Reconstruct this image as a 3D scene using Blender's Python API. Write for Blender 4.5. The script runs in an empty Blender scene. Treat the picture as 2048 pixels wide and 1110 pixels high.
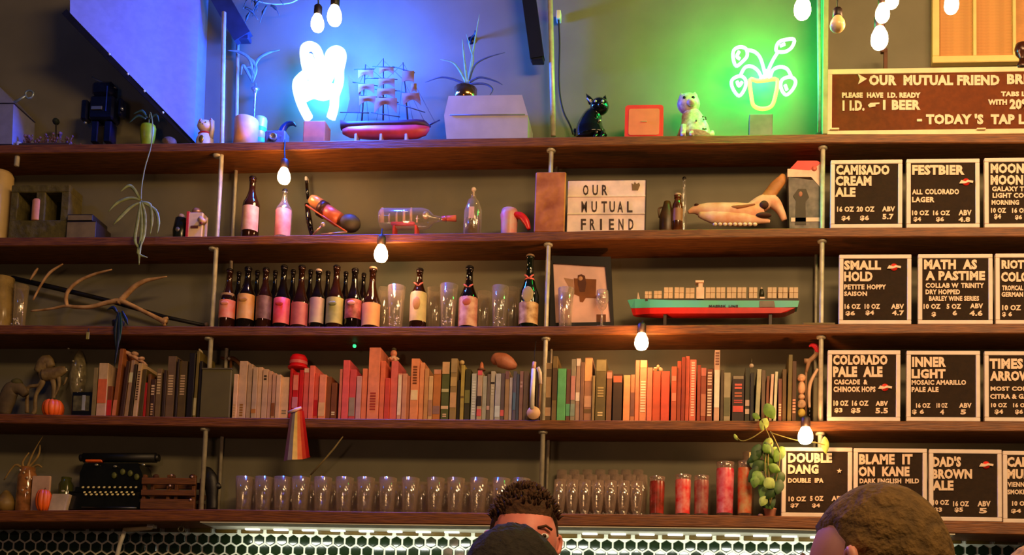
import bpy, bmesh, math, random
from mathutils import Vector, Matrix
random.seed(7)
C = bpy.context.scene.collection
PI = math.pi
sc = bpy.context.scene

# ---------------------------------------------------------------- camera
PX, PY, F = 1212.164, 1233.637, 2217.717          # principal point and focal length in pixels of the 2048x1110 frame
RX = Vector((0.9971577, -0.0197265, 0.0727148))
RY = Vector((0.0707156, -0.0879770, -0.9936093))
RZ = RX.cross(RY)
CAM = Vector((0.0, -5.0, 1.25))
cd = bpy.data.cameras.new('camera')
cam = bpy.data.objects.new('camera', cd); C.objects.link(cam)
cam.matrix_world = Matrix.Translation(CAM) @ Matrix((RX, RY, RZ)).to_4x4()
cd.sensor_fit = 'HORIZONTAL'; cd.sensor_width = 36.0
cd.lens = 36.0 * F / 2048.0
cd.shift_x = (1024.0 - PX) / 2048.0
cd.shift_y = (PY - 555.0) / 2048.0
cd.clip_start = 0.05; cd.clip_end = 60
sc.camera = cam

# ---------------------------------------------------------------- pixel -> point on the plane y = Y
def P(px, py, Y):
    c = Vector((px - PX, -(py - PY), -F))
    v = Vector((RX.dot(c), RY.dot(c), RZ.dot(c)))
    return CAM + v * ((Y - CAM.y) / v.y)

# ---------------------------------------------------------------- world, lamps, exposure
sc.view_settings.view_transform = 'Standard'
try: sc.view_settings.look = 'None'
except Exception: pass
sc.view_settings.gamma = 1.0
sc.view_settings.use_curve_mapping = False
sc.view_settings.exposure = 0.0
sc.cycles.use_denoising = True
sc.cycles.max_bounces = 8
sc.cycles.sample_clamp_indirect = 4.0
w = bpy.data.worlds.new('world'); sc.world = w; w.use_nodes = True
w.node_tree.nodes['Background'].inputs[0].default_value = (0.95, 0.78, 0.55, 1)
w.node_tree.nodes['Background'].inputs[1].default_value = 0.02

def area(name, loc, target, size, power, col, sy=None, spread=None):
    l = bpy.data.lights.new(name, 'AREA'); l.energy = power; l.color = col; l.size = size
    if sy: l.shape = 'RECTANGLE'; l.size_y = sy
    if spread: l.spread = spread
    o = bpy.data.objects.new(name, l); C.objects.link(o); o.location = loc
    o.rotation_euler = (Vector(target) - Vector(loc)).to_track_quat('-Z', 'Y').to_euler()
    return o
WARM = (1.0, 0.61, 0.28)
# the festoon lamps and pendants of the taproom, behind and above the camera
area('ceiling_lamp_light', (1.0, -2.4, 5.0), (0.9, 0.1, 2.3), 1.4, 20, WARM, 0.5)
area('ceiling_lamp_light', (2.7, -2.0, 4.7), (2.3, 0.1, 2.8), 1.0, 44, WARM, 0.5)
area('ceiling_lamp_light', (1.9, -5.0, 4.9), (1.3, 0.1, 2.5), 2.4, 200, WARM, 0.6)
_a = P(450, 1060, 0.05); _b = P(1900, 1060, 0.05)
area('under_shelf_light', ((_a.x + _b.x) / 2, 0.05, 2.045), ((_a.x + _b.x) / 2, 0.22, 1.90), _b.x - _a.x, 7.5, (0.96, 1.0, 0.84), 0.015)

l_ = bpy.data.lights.new('added_blue_light', 'POINT'); l_.energy = 15; l_.color = (.02, .22, 1.0); l_.shadow_soft_size = .2  # added unseen blue light that tints the left wall and box
o_ = bpy.data.objects.new('added_blue_light', l_); C.objects.link(o_); o_.location = (-4.2, -2.4, 4.7)
l_ = bpy.data.lights.new('added_warm_light', 'POINT'); l_.energy = 30; l_.color = (1, .55, .36); l_.shadow_soft_size = .15  # added unseen warm light that brightens the near heads
o_ = bpy.data.objects.new('added_warm_light', l_); C.objects.link(o_); o_.location = (-1.5, -3.6, 2.5)

# ---------------------------------------------------------------- materials
def lin(c):
    c = c / 255.0
    return c / 12.92 if c <= 0.04045 else ((c + 0.055) / 1.055) ** 2.4
def L(rgb): return (lin(rgb[0]), lin(rgb[1]), lin(rgb[2]), 1)
MC = {}
def M(rgb, rough=0.55, metal=0.0, var=0.18, scale=14.0, bump=0.0, emit=None, glass=False, wood=False, rgb2=None, alpha=None, coat=0.0):
    key = (rgb, rough, metal, var, scale, bump, emit, glass, wood, rgb2, alpha, coat)
    if key in MC: return MC[key]
    m = bpy.data.materials.new('mat_%d_%d_%d' % rgb[:3]); m.use_nodes = True
    nt = m.node_tree; b = nt.nodes['Principled BSDF']
    b.inputs['Roughness'].default_value = rough; b.inputs['Metallic'].default_value = metal
    if coat: b.inputs['Coat Weight'].default_value = coat
    tc = nt.nodes.new('ShaderNodeTexCoord'); mp = nt.nodes.new('ShaderNodeMapping')
    nt.links.new(tc.outputs['Object'], mp.inputs['Vector'])
    if wood: mp.inputs['Scale'].default_value = (1.2, 18, 18)
    no = nt.nodes.new('ShaderNodeTexNoise'); no.inputs['Scale'].default_value = scale; no.inputs['Detail'].default_value = 3
    nt.links.new(mp.outputs['Vector'], no.inputs['Vector'])
    cr = nt.nodes.new('ShaderNodeValToRGB'); c1 = L(rgb)
    c2 = L(rgb2) if rgb2 else tuple(max(0, x * (1 - var)) for x in c1[:3]) + (1,)
    c3 = c1 if rgb2 else tuple(min(1, x * (1 + var)) for x in c1[:3]) + (1,)
    cr.color_ramp.elements[0].position = 0.35; cr.color_ramp.elements[1].position = 0.65
    cr.color_ramp.elements[0].color = c2; cr.color_ramp.elements[1].color = c3
    nt.links.new(no.outputs['Fac'], cr.inputs['Fac']); nt.links.new(cr.outputs['Color'], b.inputs['Base Color'])
    if bump:
        bp = nt.nodes.new('ShaderNodeBump'); bp.inputs['Strength'].default_value = bump; bp.inputs['Distance'].default_value = 0.01
        nt.links.new(no.outputs['Fac'], bp.inputs['Height']); nt.links.new(bp.outputs['Normal'], b.inputs['Normal'])
    if emit:
        b.inputs['Emission Color'].default_value = (emit[0], emit[1], emit[2], 1); b.inputs['Emission Strength'].default_value = emit[3]
    if glass:
        b.inputs['Transmission Weight'].default_value = 1.0; b.inputs['IOR'].default_value = 1.45
    if alpha is not None:
        b.inputs['Alpha'].default_value = alpha
    MC[key] = m
    return m
def glassy(rgb=(235, 230, 220), alpha=0.22, rough=0.05):
    # thin drinking glass: see-through in the middle, bright and reflective where the wall turns away
    key = ('glassy', rgb, alpha)
    if key in MC: return MC[key]
    m = bpy.data.materials.new('mat_glass'); m.use_nodes = True; nt = m.node_tree; nt.nodes.clear(); N_ = nt.nodes.new; K = nt.links.new
    tr = N_('ShaderNodeBsdfTransparent'); tr.inputs[0].default_value = tuple(.9 + .1 * x for x in L(rgb)[:3]) + (1,)
    gl_ = N_('ShaderNodeBsdfGlossy'); gl_.inputs['Roughness'].default_value = .12
    df = N_('ShaderNodeBsdfDiffuse'); df.inputs[0].default_value = L(rgb)
    lw = N_('ShaderNodeLayerWeight'); lw.inputs[0].default_value = .35
    no = N_('ShaderNodeTexNoise'); no.inputs['Scale'].default_value = 40; tc = N_('ShaderNodeTexCoord'); K(tc.outputs['Object'], no.inputs[0])
    bp = N_('ShaderNodeBump'); bp.inputs['Strength'].default_value = .25; bp.inputs['Distance'].default_value = .004; K(no.outputs['Fac'], bp.inputs['Height']); K(bp.outputs[0], gl_.inputs['Normal'])
    ma = N_('ShaderNodeMath'); ma.operation = 'MULTIPLY_ADD'; ma.inputs[1].default_value = .75; ma.inputs[2].default_value = alpha * .45; K(lw.outputs['Facing'], ma.inputs[0])
    m1 = N_('ShaderNodeMixShader'); m1.inputs[0].default_value = .35; K(gl_.outputs[0], m1.inputs[1]); K(df.outputs[0], m1.inputs[2])
    m2 = N_('ShaderNodeMixShader'); K(ma.outputs[0], m2.inputs[0]); K(tr.outputs[0], m2.inputs[1]); K(m1.outputs[0], m2.inputs[2])
    o_ = N_('ShaderNodeOutputMaterial'); K(m2.outputs[0], o_.inputs[0]); MC[key] = m
    return m

# ---------------------------------------------------------------- mesh builder
class MB:
    def __init__(s): s.v = []; s.f = []; s.s = []
    def add(s, vs, fs, smooth=False):
        n = len(s.v); s.v += [tuple(x) for x in vs]; s.f += [tuple(i + n for i in q) for q in fs]; s.s += [smooth] * len(fs); return s
    def box(s, x0, x1, y0, y1, z0, z1, c=0.0, m=None):
        if c <= 0:
            vs = [(x, y, z) for z in (z0, z1) for y in (y0, y1) for x in (x0, x1)]
            fs = [(0, 2, 3, 1), (4, 5, 7, 6), (0, 1, 5, 4), (2, 6, 7, 3), (0, 4, 6, 2), (1, 3, 7, 5)]
        else:
            c = min(c, (x1 - x0) * .45, (y1 - y0) * .45, (z1 - z0) * .45)
            vs = []; ix = {}
            for sx in (0, 1):
                for sy in (0, 1):
                    for sz in (0, 1):
                        X = (x0, x1)[sx]; Y = (y0, y1)[sy]; Z = (z0, z1)[sz]
                        dx = c * (1 - 2 * sx); dy = c * (1 - 2 * sy); dz = c * (1 - 2 * sz)
                        ix[sx, sy, sz, 0] = len(vs); vs.append((X, Y + dy, Z + dz))
                        ix[sx, sy, sz, 1] = len(vs); vs.append((X + dx, Y, Z + dz))
                        ix[sx, sy, sz, 2] = len(vs); vs.append((X + dx, Y + dy, Z))
            fs = []
            for a in (0, 1):
                fs.append([ix[a, p, q, 0] for p, q in ((0, 0), (1, 0), (1, 1), (0, 1))])
                fs.append([ix[p, a, q, 1] for p, q in ((0, 0), (1, 0), (1, 1), (0, 1))])
                fs.append([ix[p, q, a, 2] for p, q in ((0, 0), (1, 0), (1, 1), (0, 1))])
            for a in (0, 1):
                for b in (0, 1):
                    fs.append([ix[a, b, 0, 0], ix[a, b, 1, 0], ix[a, b, 1, 1], ix[a, b, 0, 1]])
                    fs.append([ix[a, 0, b, 0], ix[a, 1, b, 0], ix[a, 1, b, 2], ix[a, 0, b, 2]])
                    fs.append([ix[0, a, b, 1], ix[1, a, b, 1], ix[1, a, b, 2], ix[0, a, b, 2]])
            for k in [(a, b, d) for a in (0, 1) for b in (0, 1) for d in (0, 1)]:
                fs.append([ix[k + (0,)], ix[k + (1,)], ix[k + (2,)]])
        if m: vs = [m @ Vector(v) for v in vs]
        return s.add(vs, fs)
    def lathe(s, prof, seg=20, o=(0, 0, 0), m=None, cap=True, a0=0.0, a1=2 * PI, sq=1.0):
        full = abs(a1 - a0 - 2 * PI) < 1e-6; n = seg if full else seg + 1
        vs = []; fs = []
        for r, z in prof:
            for k in range(n):
                a = a0 + (a1 - a0) * k / seg
                vs.append(Vector((o[0] + r * math.cos(a), o[1] + r * math.sin(a) * sq, o[2] + z)))
        for j in range(len(prof) - 1):
            for k in range(seg):
                k2 = (k + 1) % n
                fs.append((j * n + k, j * n + k2, (j + 1) * n + k2, (j + 1) * n + k))
        if cap and full:
            if prof[0][0] > 1e-5: fs.append(tuple(range(n))[::-1])
            if prof[-1][0] > 1e-5: fs.append(tuple((len(prof) - 1) * n + k for k in range(n)))
        if m: vs = [m @ v for v in vs]
        return s.add(vs, fs, True)
    def tube(s, pts, r, seg=8, closed=False, flat=1.0):
        pts = [Vector(p) for p in pts]; n = len(pts); vs = []; fs = []
        rr = r if isinstance(r, (list, tuple)) else [r] * n
        up = Vector((0, 1, 0))
        for i, p in enumerate(pts):
            t = (pts[(i + 1) % n] - pts[i - 1]) if closed else (pts[min(i + 1, n - 1)] - pts[max(i - 1, 0)])
            if t.length < 1e-9: t = Vector((0, 0, 1))
            t.normalize()
            a = t.cross(up)
            if a.length < 0.15: a = t.cross(Vector((1, 0, 0)))
            a.normalize(); b = t.cross(a)
            for k in range(seg):
                th = 2 * PI * k / seg
                vs.append(p + (a * math.cos(th) + b * (math.sin(th) * flat)) * rr[i])
        for i in range(n if closed else n - 1):
            for k in range(seg):
                j = (i + 1) % n
                fs.append((i * seg + k, i * seg + (k + 1) % seg, j * seg + (k + 1) % seg, j * seg + k))
        if not closed:
            fs.append(tuple(range(seg))[::-1]); fs.append(tuple((n - 1) * seg + k for k in range(seg)))
        return s.add(vs, fs, True)
    def ball(s, c, r, seg=14, rings=9, m=None):
        rx, ry, rz = r if isinstance(r, (list, tuple)) else (r, r, r)
        vs = []; fs = []
        for j in range(rings + 1):
            th = PI * j / rings
            for k in range(seg):
                a = 2 * PI * k / seg
                v = Vector((rx * math.sin(th) * math.cos(a), ry * math.sin(th) * math.sin(a), rz * math.cos(th)))
                if m: v = m @ v
                vs.append(v + Vector(c))
        for j in range(rings):
            for k in range(seg):
                fs.append((j * seg + k, (j + 1) * seg + k, (j + 1) * seg + (k + 1) % seg, j * seg + (k + 1) % seg))
        return s.add(vs, fs, True)
    def prism(s, out, y0, y1, smooth=False):
        # out: (x, z) outline, extruded along y
        n = len(out)
        ar = sum(out[i][0] * out[(i + 1) % n][1] - out[(i + 1) % n][0] * out[i][1] for i in range(n))
        if ar < 0: out = out[::-1]
        vs = [(x, y0, z) for x, z in out] + [(x, y1, z) for x, z in out]
        fs = [tuple(range(n)), tuple(range(n, 2 * n))[::-1]]
        s.add(vs, fs); s.add(vs, [(i, i + n, (i + 1) % n + n, (i + 1) % n) for i in range(n)], smooth)
        return s
    def build(s, name, mat, parent=None, loc=None):
        me = bpy.data.meshes.new(name); me.from_pydata(s.v, [], s.f); me.materials.append(mat)
        me.polygons.foreach_set('use_smooth', s.s); me.validate(); me.update()
        o = bpy.data.objects.new(name, me); C.objects.link(o)
        if parent is not None: o.parent = parent
        if loc is not None: o.location = loc
        return o

def curve(pts, n=6):
    # Catmull-Rom through the points
    pts = [Vector(p) for p in pts]; out = []
    for i in range(len(pts) - 1):
        p0 = pts[max(i - 1, 0)]; p1 = pts[i]; p2 = pts[i + 1]; p3 = pts[min(i + 2, len(pts) - 1)]
        for k in range(n):
            t = k / n
            out.append(0.5 * ((2 * p1) + (p2 - p0) * t + (2 * p0 - 5 * p1 + 4 * p2 - p3) * t * t + (3 * p1 - p0 - 3 * p2 + p3) * t ** 3))
    out.append(pts[-1]); return out
def loop(pts, n=4):
    pts = [Vector(p) for p in pts]; N = len(pts); out = []
    for i in range(N):
        p0, p1, p2, p3 = pts[i - 1], pts[i], pts[(i + 1) % N], pts[(i + 2) % N]
        for k in range(n):
            t = k / n
            out.append(0.5 * ((2 * p1) + (p2 - p0) * t + (2 * p0 - 5 * p1 + 4 * p2 - p3) * t * t + (3 * p1 - p0 - 3 * p2 + p3) * t ** 3))
    return out
def chain(pts, rs, n=5):
    # curve with interpolated radii
    c = curve(pts, n); r = []
    for i in range(len(pts) - 1):
        for k in range(n): r.append(rs[i] + (rs[i + 1] - rs[i]) * k / n)
    r.append(rs[-1]); return c, r

def tag(o, label=None, cat=None, group=None, kind=None):
    if label: o['label'] = label
    if cat: o['category'] = cat
    if group: o['group'] = group
    if kind: o['kind'] = kind
    return o

# ---------------------------------------------------------------- the five shelves: bottom front edge in the photograph, thickness
DEP = 0.22
SH = {1: ([(-80, 311), (0, 307), (440, 303), (900, 295), (1200, 291), (1650, 286), (2048, 286), (2180, 286)], .045),
      2: ([(-80, 492), (0, 492), (440, 490), (740, 486), (1080, 482), (1250, 478), (1600, 474), (2048, 473), (2180, 473)], .044),
      3: ([(-80, 668), (0, 668), (440, 671), (740, 672), (1080, 671), (1250, 669), (1600, 667), (2048, 667), (2180, 667)], .045),
      4: ([(-80, 845), (0, 846), (440, 854), (900, 858), (1200, 860), (1500, 861), (2048, 863), (2180, 864)], .046),
      5: ([(-80, 1044), (0, 1044), (440, 1042), (740, 1047), (1200, 1052), (1560, 1056), (1850, 1065), (2048, 1070), (2180, 1075)], .056)}
SHP = {}
for k, (pts, th) in SH.items():
    SHP[k] = [(P(a, b, 0).x, P(a, b, 0).z) for a, b in pts]
def sz(k, x):
    p = SHP[k]
    for i in range(len(p) - 1):
        if x <= p[i + 1][0] or i == len(p) - 2:
            (xa, za), (xb, zb) = p[i], p[i + 1]
            t = max(0, min(1, (x - xa) / (xb - xa)))
            return za + (zb - za) * t + SH[k][1]

class Thing:
    def __init__(s, name, label, cat, px, Y, shelf=None, group=None, py=None):
        if shelf:
            p = P(px, 600, Y)
            for _ in range(6):                    # x of the base under this pixel column
                zz = sz(shelf, p.x); a = P(px, 200, Y); b = P(px, 1000, Y)
                t = (zz - a.z) / (b.z - a.z); p = a.lerp(b, t)
            p.z = sz(shelf, p.x)
            if s_nudge.get(shelf): p.z += s_nudge[shelf]
        else: p = P(px, py, Y)
        s.r = bpy.data.objects.new(name, None); C.objects.link(s.r); s.r.location = p; s.p = p.copy()
        s.r.empty_display_size = 0.03
        tag(s.r, label, cat, group)
    def q(s, px, py, dy=0.0, floor=True):
        v = P(px, py, s.p.y + dy) - s.p
        if floor and v.z < 0.0005: v.z = 0.0005
        return v
    def w(s, d): return d * (s.p.y - CAM.y) / F * 1.003
    def b(s, mb, name, mat, parent=None):
        return mb.build(name, mat, parent or s.r)
s_nudge = {}

# lettering: a line of text fitted between two corners of a board, as a mesh child
def text(parent, T, s, x0, y0, x1, y1, mat, dy, name='lettering', bold=0.03, ext=0.0012, sub=None):
    cu = bpy.data.curves.new('t', 'FONT'); cu.body = s; cu.offset = bold; cu.extrude = 0.5; cu.resolution_u = 2
    cu.space_character = 1.08
    to = bpy.data.objects.new('t', cu); me = to.to_mesh()
    xs = [v.co.x for v in me.vertices]; ys = [v.co.y for v in me.vertices]
    ax, bx, ay, by = min(xs), max(xs), min(ys), max(ys)
    a = T.q(x0, y1, dy, False); b = T.q(x1, y0, dy, False); c = T.q(x1, y1, dy, False); d = T.q(x0, y0, dy, False)
    vs = []
    for v in me.vertices:
        u = (v.co.x - ax) / (bx - ax); t = (v.co.y - ay) / max(by - ay, 1e-6)
        p = (a.lerp(c, u)).lerp(d.lerp(b, u), t); p.y += -v.co.z * 2 * ext
        vs.append(tuple(p))
    fs = [tuple(p.vertices) for p in me.polygons]
    to.to_mesh_clear(); bpy.data.objects.remove(to); bpy.data.curves.remove(cu)
    m = MB(); m.add(vs, fs); return m.build(name, mat, parent)
ORD = ['leftmost', 'second', 'third', 'fourth', 'fifth', 'sixth', 'seventh', 'eighth', 'ninth', 'tenth', 'eleventh', 'twelfth', 'thirteenth',
       'fourteenth', 'fifteenth', 'sixteenth', 'seventeenth', 'eighteenth', 'nineteenth', 'twentieth', 'twenty-first', 'twenty-second', 'twenty-third', 'twenty-fourth', 'twenty-fifth', 'twenty-sixth', 'twenty-seventh', 'twenty-eighth', 'twenty-ninth', 'thirtieth']
def nth(i): return 'leftmost' if i == 0 else ORD[i] + ' from the left'
# ================================================================ SETTING
wood = M((136, 78, 24), .55, 0, .3, 9, .25, wood=True, rgb2=(92, 48, 12))
wallm = M((116, 111, 88), .75, 0, .07, 5, .1)
X0 = P(-80, 500, .22).x; X1 = P(2180, 500, .22).x
zc = sz(5, 0) - .056
wl = MB().box(X0 - 2.0, X1 + 1.5, DEP, DEP + .12, 0, 5.4).build('wall_back', wallm); tag(wl, kind='structure')
fl = MB().box(X0 - 2, X1 + 1.5, -7, DEP, -.1, 0).build('floor', M((70, 58, 46), .5, 0, .2, 3, .1, wood=True)); tag(fl, kind='structure')
ce = MB().box(X0 - 2, X1 + 1.5, -7, DEP + .1, 5.4, 5.5).build('ceiling', M((60, 56, 50), .8)); tag(ce, kind='structure')

names = {1: ('top wooden shelf holding the neon signs, model ship and cats', 'shelves'), 2: ('second wooden shelf from the top, under the lightbox and animal skull', 'shelves'),
         3: ('third wooden shelf from the top, under the beer bottles and container ship', 'shelves'), 4: ('fourth wooden shelf from the top, carrying the long row of books', 'shelves'),
         5: ('lowest and thickest wooden shelf, carrying the drinking glasses', 'shelves')}
for k, (pts, th) in SH.items():
    pp = SHP[k]; ox, oz = pp[0]
    out = [(x - ox, z - oz) for x, z in pp] + [(x - ox, z - oz + th) for x, z in pp[::-1]]
    m = MB(); n = len(pp)
    vs = []
    for (x, z) in pp:
        for (y, zz) in ((0.004, z), (0, z + .004), (0, z + th - .004), (.004, z + th), (DEP - .001, z + th), (DEP - .001, z)):
            vs.append((x - ox, y, zz - oz))
    fs = []
    for i in range(n - 1):
        for j in range(6):
            fs.append((i * 6 + j, (i + 1) * 6 + j, (i + 1) * 6 + (j + 1) % 6, i * 6 + (j + 1) % 6))
    fs += [tuple(range(6))[::-1], tuple((n - 1) * 6 + j for j in range(6))]
    m.add(vs, fs)
    o = m.build('wooden_shelf', wood, None, (ox, 0, oz)); tag(o, names[k][0], 'shelf', 'long wall shelves')

# hexagonal tile splash-back, border tiles, under-shelf lamps
gz = P(1200, 1078, .2).z
grout = M((225, 225, 205), .7, 0, .06, 40)
gb = MB().box(X0 - .3, X1 + .3, -.012, 0, -.62, .002).build('grout_backing', grout, wl); gb.location = (0, DEP, gz + .045)
tilem = M((20, 32, 14), .12, 0, .3, 8, .05, coat=.6)
tw = .0565; r = tw / math.sqrt(3) * .86
hexm = MB(); a = [(r * math.sin(PI / 3 * k), r * math.cos(PI / 3 * k)) for k in range(6)]
hexm.add([(x, -.004, z) for x, z in a] + [(x * .88, -.008, z * .88) for x, z in a],
         [(0, 1, 7, 6), (1, 2, 8, 7), (2, 3, 9, 8), (3, 4, 10, 9), (4, 5, 11, 10), (5, 0, 6, 11), tuple(range(6, 12))])
proto = hexm.build('hexagon_tile', tilem, wl)
rh = tw * .866; cnt = 0; below = MB()
yrow = gz - r * 1.0
nx = int((X1 - X0) / tw)
def prow(px, Y): return P(px, 600, Y)
for row in range(14):
    for i in range(nx + 6):
        x = X0 - .1 + i * tw + (tw / 2 if row % 2 else 0); z = yrow - row * rh
        if row < 3 and cnt < 298:
            o = proto if cnt == 0 else proto.copy()
            if cnt: C.objects.link(o); o.parent = wl
            o.location = (x, DEP - .011, z); o.rotation_euler = (random.uniform(-.04, .04), 0, random.uniform(-.05, .05)); cnt += 1
        else:
            below.add([(v[0] + x, v[1] + DEP - .011, v[2] + z) for v in hexm.v], hexm.f)
bo = below.build('hexagon_tile_field', tilem, wl); tag(bo, kind='stuff')
bord = M((84, 62, 16), .25, 0, .25, 12, .1)
bw = .128; bproto = MB().box(-.054, .054, -.012, 0, -.014, .014, .003).build('border_tile', bord, wl)
for i in range(int((X1 - X0) / bw) + 3):
    o = bproto if i == 0 else bproto.copy()
    if i: C.objects.link(o); o.parent = wl
    o.location = (X0 - .05 + i * bw, DEP - .011, gz + .0165)
# off-white sheet paints the lowest shelf's underside as lit, with small lamps
xa = P(420, 1000, .1).x; xb = P(1900, 1000, .1).x
t = bpy.data.objects.new('lit_underside_sheet', None); C.objects.link(t); t.location = (xa, .12, sz(5, xa) - .058)
tag(t, 'off-white sheet painting the lit underside of the lowest shelf, with small white lamps', 'light')
underm = M((235, 228, 205), .6, 0, .05, 6)
vs = []; nseg = 12
for i in range(nseg + 1):
    x = xa + (xb - xa) * i / nseg; z = sz(5, x) - .0575 - t.location.z
    vs += [(x - xa, -.115, z), (x - xa, .095, z), (x - xa, .095, z - .004), (x - xa, -.115, z - .004)]
fs = []
for i in range(nseg):
    for j in range(4): fs.append((i * 4 + j, i * 4 + (j + 1) % 4, i * 4 + 4 + (j + 1) % 4, i * 4 + 4 + j))
fs += [(0, 3, 2, 1), (nseg * 4, nseg * 4 + 1, nseg * 4 + 2, nseg * 4 + 3)]
MB().add(vs, fs).build('painted_underside', underm, t)
lampm = M((250, 250, 240), .4, emit=(.95, 1, .9, 1.6))
for k, px in enumerate(list(range(505, 960, 57)) + list(range(1180, 1640, 57))):
    p = P(px, 1060, .17); z = sz(5, p.x) - .0625
    o = MB().box(-.036, .036, -.007, .007, -.007, 0, .002).build('lamp', lampm, t); o.location = (p.x - xa, .05, z - t.location.z)

# ---------------------------------------------------------------- steel rods holding the shelves
steel = M((196, 188, 160), .4, .15, .15, 30, .1)
def rod(label, pts, Y, rr=.011, nuts=True):
    p0 = P(pts[-1][0], pts[-1][1], Y); T = bpy.data.objects.new('steel_rod', None); C.objects.link(T); T.location = p0
    tag(T, label, 'rod', 'steel rods between the shelves')
    m = MB().tube([P(a, b, Y) - p0 for a, b in pts], rr, 10); m.build('shaft', steel, T)
    if nuts:
        for k in (1, 2, 3, 4):
            pa = P(pts[0][0], pts[0][1], Y); pb = p0
            x = pa.x; z = sz(k, x) - SH[k][1]
            if z > pa.z or z < pb.z: continue
            tt = (z - pa.z) / (pb.z - pa.z); xx = pa.x + (pb.x - pa.x) * tt; z = sz(k, xx) - SH[k][1]
            MB().lathe([(.011, -.012), (.021, -.01), (.023, -.001), (.011, 0)], 10).build('nut', steel, T, (xx - p0.x, 0, z - p0.z))
    return T
rod('front steel rod left of the long row of beer bottles', [(448, 25), (444, 300), (402, 1030)], .034)
rod('front steel rod in the middle of the shelves, beside the photo frame', [(1099, -60), (1107, 272)], .14, .013, False)
rod('front steel rod passing the rust-brown board and photo frame', [(1103, 285), (1081, 1035)], .034)
rod('front steel rod at the left edge of the small letter boards', [(1646, 285), (1639, 1045)], .038)
rod('front steel rod at the left end of the shelves, only its stub showing', [(38, 285), (33, 332)], .03, .012, False)
rod('rear steel rod behind the left end of the beer bottles', [(476, 66), (472, 345), (436, 1030)], .19, .0085, False)
rod('rear steel rod behind the middle front rod', [(1115, 300), (1092, 1035)], .2, .007, False)
rod('rear steel rod beside the container ship', [(1634, 300), (1628, 1040)], .2, .007, False)
rod('pale upper rod beside the green neon plant', [(1637, -60), (1640, 266)], .05, .010, False)
# thin partition fin on the wall that shuts off the green glow at the letter board
pa = P(1634, -80, .2); pb = P(1640, 266, .2)
tr = MB().box(-.012, .012, -.1, DEP - .101, 0, P(1640, -120, .1).z - sz(1, pb.x), .002).build('trim_1', M((160, 168, 110), .6), None, (pb.x, .1, sz(1, pb.x))); tag(tr, kind='structure')

# ================================================================ TOP LEFT
# slanted bulkhead
T = Thing('slanted_bulkhead', 'large slanted panel with black lower edge hanging over the left of the top shelf', 'panel', 388, .12, 1)
base = T.p
def W(px, py, Y): return P(px, py, Y) - base
panel = M((128, 130, 158), .6, 0, .06, 30, .05)
fr = [W(140, -80, -.16), W(140, 26, -.16), W(388, 282, .12), W(402, -80, .12)]
bk = [Vector((v.x, .098, v.z)) for v in fr]; bk[2].y = .1; bk[3].y = .1
m = MB(); m.add(fr + bk, [(0, 1, 2, 3), (4, 7, 6, 5), (0, 4, 5, 1), (1, 5, 6, 2), (2, 6, 7, 3), (3, 7, 4, 0)]); T.b(m, 'panel', panel)
blk = M((14, 16, 22), .3, 0, .3, 20, .1)
e0 = W(133, 18, -.18); e1 = W(383, 284, .115)
d = (e1 - e0).normalized(); n = Vector((-d.z, 0, d.x)) * -.034
mm = MB(); mm.add([e0, e0 + n, e1 + n * .35, e1, e0 + Vector((0, .05, 0)), e0 + n + Vector((0, .05, 0)), e1 + n * .35 + Vector((0, .03, 0)), e1 + Vector((0, .03, 0))],
                  [(0, 1, 2, 3), (4, 7, 6, 5), (0, 4, 5, 1), (1, 5, 6, 2), (2, 6, 7, 3), (3, 7, 4, 0)])
T.b(mm, 'edge_trim', blk)
for px, py in ((215, 108), (252, 148), (285, 182), (322, 225)):
    q = W(px + 4, py, -.18 + .28 * (px - 133) / 250 - .008)
    MB().ball((0, 0, 0), .006, 8, 5).build('bolt', steel, T.r, q)
# hanging diagonal dark struts
def strut(label, x0, y0, x1, y1, Y, wpx, mat, Y2=None):
    a = P(x0, y0, Y); b = P(x1, y1, Y2 or Y); T = bpy.data.objects.new('dark_strut', None); C.objects.link(T); T.location = a; tag(T, label, 'strut')
    v = b - a; side = Vector((-v.z, 0, v.x)).normalized() * wpx / 444 / 2
    m = MB(); o = Vector((0, .04, 0))
    m.add([-side, side, v + side, v - side, o - side, o + side, o + v + side, o + v - side], [(0, 1, 2, 3), (4, 7, 6, 5), (0, 4, 5, 1), (1, 5, 6, 2), (2, 6, 7, 3), (3, 7, 4, 0)])
    m.build('beam', mat, T)
    MB().box(-.03, .03, .005, .05, -.012, .012, .003).build('end_plate', mat, T, v); return T
strut('dark diagonal strut above the left rods, top left of the blue wall', 408, -60, 484, 72, .1, 40, M((36, 44, 62), .5))
strut('black diagonal slab hanging from above between the blue and green light', 1050, -60, 1074, 114, .1, 30, M((10, 12, 12), .4))
# bundle of hanging foliage at the top
def leafm(rgb): return M(rgb, .5, 0, .3, 30, .1)
T = Thing('hanging_foliage', 'bunch of trailing leaves hanging at the top beside the left rods', 'plant', 505, .1, py=10)
m = MB()
for k in range(26):
    x = random.uniform(488, 545); y = random.uniform(-40, 30); q = T.q(x, y, random.uniform(-.05, .05), False); e = T.q(x + random.uniform(-25, 30), y + random.uniform(8, 34), random.uniform(-.05, .05), False)
    m.tube(curve([q, q.lerp(e, .5) + Vector((0, 0, .012)), e], 3), [.006] * 3 + [.009] + [.002] * 3, 4, flat=.3)
T.b(m, 'leaves', leafm((70, 90, 90))); tag(T.r.children[0], kind='stuff')
m = MB().tube(curve([T.q(500, -20, .02, False), T.q(512, 0, .02, False), T.q(545, 8, .02, False), T.q(580, 6, .02, False), T.q(600, -4, .02, False)], 5), .003, 6); T.b(m, 'pale_wire', M((170, 190, 220), .5))

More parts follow.
